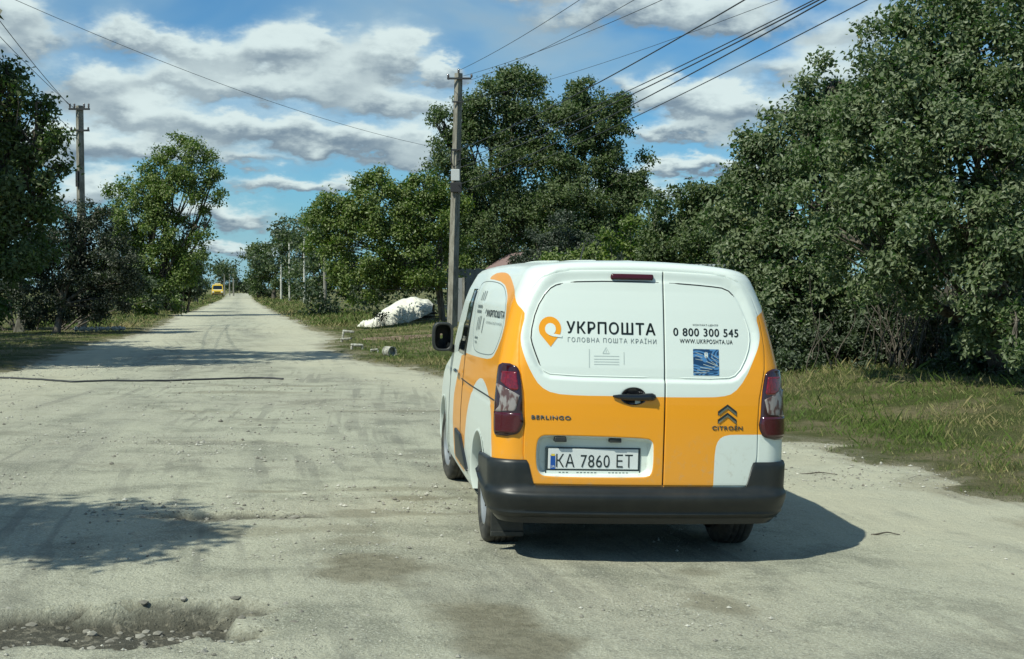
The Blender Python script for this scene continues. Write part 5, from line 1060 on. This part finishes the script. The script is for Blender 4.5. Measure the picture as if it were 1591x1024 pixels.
P=gxy(610,555); a=np.linspace(0,2*np.pi,20,endpoint=False); V=[]
for (rd_,y) in ((.13,0),(.13,.26),(.095,.26),(.095,0),(.13,0)): V.append(np.stack([rd_*np.cos(a),np.full(20,y),.09+rd_*np.sin(a)],-1))
o=link('pipe_stub',npmesh('pipe_stub',np.array(V).reshape(-1,3),gridF(5,20,True),True),'chalky'); o.location=(P[0],P[1],float(gh(P[0],P[1]))); o.rotation_euler=(0,0,.7); tag(o,'short stub of pale concrete pipe lying open end forward on the verge','pipe')
# fence panels and scraps behind the forked tree
t=thing('panel_fence','grey ribbed fence behind the forked tree at the left of the van','fence',at(697,51.5)); b0=np.array(at(697,51.5))
mat('fence_grey',(.24,.25,.25),.8,build=lambda n,b:n.put(b.inputs['Base Color'],n.mix(n.noise(n.co('Object'),1.5,5,.7),(.15,.155,.155),(.32,.33,.33))))
for k in range(26):
    solid('slat',box(.02+k*.19,.03*(k%2),1.02,.185,.03,2.05+.05*math.sin(k*2.3)),'fence_grey',t)
for z in (.5,1.6): solid('rail',box(2.4,.06,z,4.9,.05,.08),'fence_grey',t)
t=thing('panel_fence','low smooth grey panel standing in front of the ribbed fence','fence',at(708,49.2)); solid('panel',box(0,0,.80,.52,.06,1.75),'fence_grey',t,bevel=.01); solid('post',box(.30,.0,.8,.08,.08,1.8),'concrete',t)
for k,(u,v,w,h,rr_) in enumerate(((683,468,.22,.30,.5),(694,478,.26,.10,.7),(690,495,.30,.07,-.2),(697,505,.24,.12,.1))):
    c=wpt(u,v,51.0); o=solid('scrap_board',box(0,0,0,w,.05,h),'old_white',None); o.location=c; o.rotation_euler=(0,rr_,0); tag(o,['upright white board scrap nearest the top of the tree fork','slanting white board scrap in the tree fork','flat white board scrap low beside the forked trunk','lowest white board scrap at the foot of the fence'][k],'board','white board scraps by the forked tree')
# shed with a pinkish roof showing above the van's left shoulder
mat('pink_roof',(.34,.20,.19),.8,build=lambda n,b:n.put(b.inputs['Base Color'],n.mix(n.noise(n.co('Object'),3,5,.7),(.17,.105,.10),(.27,.19,.18)))); mat('shed_wall',(.30,.27,.22),.9)
sx0,sy0,sz0=at(818,53.); t=thing('garden_shed','small shed with a faded pink roof just above the left shoulder of the van','shed',(sx0,sy0,sz0),.30)
solid('wall',box(0,1.2,1.05,1.9,2.2,2.1),'shed_wall',t); solid('door',box(.2,.085,.95,.7,.04,1.8),'weathered_wood',t)
for sg in (-1,1): solid('roof_sheet',[(np.array([(0,-.1,2.72),(0,2.5,2.72),(sg*1.15,2.5,2.02),(sg*1.15,-.1,2.02),(0,-.1,2.66),(0,2.5,2.66),(sg*1.15,2.5,1.96),(sg*1.15,-.1,1.96)]),np.array([(0,1,2,3),(7,6,5,4),(0,3,7,4),(2,1,5,6),(3,2,6,7),(0,4,5,1)]))],'pink_roof',t)
solid('gable',[(np.array([(-.95,.1,2.1),(.95,.1,2.1),(0,.1,2.66),(0,.1,2.66)]),np.array([(0,1,2,3)]))],'shed_wall',t)
mat('fence_pale',(.32,.35,.36),.7)
# corrugated sheet fence piece above the right roof corner
t=thing('corrugated_fence','pale corrugated fence sheets glimpsed above the right roof corner of the van','fence',at(1145,30.5)); k=60; xx=np.linspace(-1.1,.35,k); V=[np.stack([xx,.035*np.sin(xx*62),np.full(k,z)],-1) for z in (0.,2.16)]
b0=np.array(at(1145,30.5)); V[1][:,2]=2.21-b0[2]; link('sheet',npmesh('sheet',np.array(V).reshape(-1,3),gridF(2,k),True),'fence_pale',t); solid('post',box(-.4,.1,1.1,.08,.08,2.3),'weathered_wood',t)
DW_=mat('dark_wood',(.060,.052,.042),.9,build=lambda n,b:n.put(b.inputs['Base Color'],n.mix(n.noise(n.co('Object',(6,6,1)),3,5,.7),(.035,.030,.025),(.12,.105,.085))))
# overgrown picket fence and hanging stems under the right-hand walnuts
x0,y0,_=at(1215,25.4); x1,y1,_=at(1640,22.3); t=thing('picket_fence','old dark picket fence overgrown by vines under the right-hand walnuts','fence',(x0,y0,float(gh(x0,y0))))
dx,dy=x1-x0,y1-y0; Ln=math.hypot(dx,dy); an=math.atan2(dy,dx); r=np.random.RandomState(9)
for k in range(int(Ln/.13)):
    f_=k*.13/Ln; X=dx*f_; Y=dy*f_; zz=float(gh(x0+X,y0+Y)-gh(x0,y0)); h=1.55+r.uniform(-.12,.1)
    if r.rand()<.06: continue
    o=solid('picket',box(0,0,h/2,.085,.02,h,taper=.92),'dark_wood',t); o.location=(X,Y,zz-.05); o.rotation_euler=(r.normal(0,.02),r.normal(0,.03),an)
for z in (.4,1.25): o=solid('rail',box(Ln/2,.04,z,Ln,.05,.07),'dark_wood',t); o.rotation_euler=(0,0,an)
W=[]; r=np.random.RandomState(10)
for k in range(120):
    u=r.choice([r.uniform(1375,1500),r.uniform(1380,1490),r.uniform(1250,1600)]); d=r.uniform(21.6,23.2); b_=np.array(at(u,d)); h=r.uniform(.7,2.1); s=np.linspace(0,1,7)[:,None]
    e=b_+np.array([r.normal(0,.35),r.normal(0,.25),h]); W.append(tube(b_*(1-s)+e*s+np.stack([np.sin(s[:,0]*r.uniform(3,8)+k)*.08,0*s[:,0],0*s[:,0]],-1),np.linspace(.013,.005,7),4,False))
v,f=merge(W); o=link('vine_stems',npmesh('vine_stems',v,f,True),'bark',kind='stuff'); o['label']='bare upright stems and vines in front of the dark fence on the right'
# grey leaning limbs in the right-hand walnut
for k,(pts,lab) in enumerate((([(1520,330),(1550,312),(1580,345)],'bare grey limb showing among the leaves at the right edge'),)):
    solid_=None
# black tube standing in for a wire's shadow line across the road
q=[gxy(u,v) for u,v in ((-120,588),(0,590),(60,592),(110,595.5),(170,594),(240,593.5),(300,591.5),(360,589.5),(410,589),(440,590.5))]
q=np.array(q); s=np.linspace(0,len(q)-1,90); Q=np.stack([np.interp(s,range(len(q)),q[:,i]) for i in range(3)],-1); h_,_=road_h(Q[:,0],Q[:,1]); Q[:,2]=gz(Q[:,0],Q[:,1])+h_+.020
o=solid('cable',tube(Q,.019,6),'wire',None,True); tag(o,'thin black tube standing in for a wire shadow across the pale road on the left','cable')
# thin dark sliver beyond the tip of the van shadow and a twig lying before the right verge
for (u,v,L_,rz,lab) in ((1376,833,.10,.1,'short dark sliver at the pointed tip of the van shadow'),(1272,740,.17,.0,'thin dark twig on the pale gravel right of the van')):
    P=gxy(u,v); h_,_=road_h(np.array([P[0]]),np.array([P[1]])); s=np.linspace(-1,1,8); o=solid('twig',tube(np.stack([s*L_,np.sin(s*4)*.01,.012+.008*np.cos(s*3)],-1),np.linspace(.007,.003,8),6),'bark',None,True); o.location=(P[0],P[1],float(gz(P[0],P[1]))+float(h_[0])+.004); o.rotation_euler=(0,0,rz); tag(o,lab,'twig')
# left verge: leaning slab and a row of whitish stones
P=at(28,47.); o=solid('leaning_slab',box(0,0,.42,.36,.10,.95),'concrete',None,bevel=.03); o.location=(P[0],P[1],P[2]-.05); o.rotation_euler=(.1,.28,.2); tag(o,'pale leaning stone slab under the dark trees on the left','slab')
r=np.random.RandomState(3)
for k,u in enumerate(np.linspace(118,192,13)):
    P=at(u+r.uniform(-1.5,1.5),47.5+r.uniform(-.3,.3)); bm=bmesh.new(); bmesh.ops.create_icosphere(bm,subdivisions=2,radius=1)
    sc=(r.uniform(.07,.13),r.uniform(.06,.1),r.uniform(.06,.11))
    for v in bm.verts: v.co=Vector((v.co.x*sc[0],v.co.y*sc[1],v.co.z*sc[2]))*(1+.25*math.sin(v.co.x*5+k)*math.cos(v.co.z*4))
    me=bpy.data.meshes.new('edging_stone'); bm.to_mesh(me); bm.free(); o=link('edging_stone',me,'old_white'); o.location=(P[0],P[1],P[2]+.12); tag(o,'whitewashed stone in the row edging the bed under the plum tree','stone','whitewashed edging stones under the plum tree')
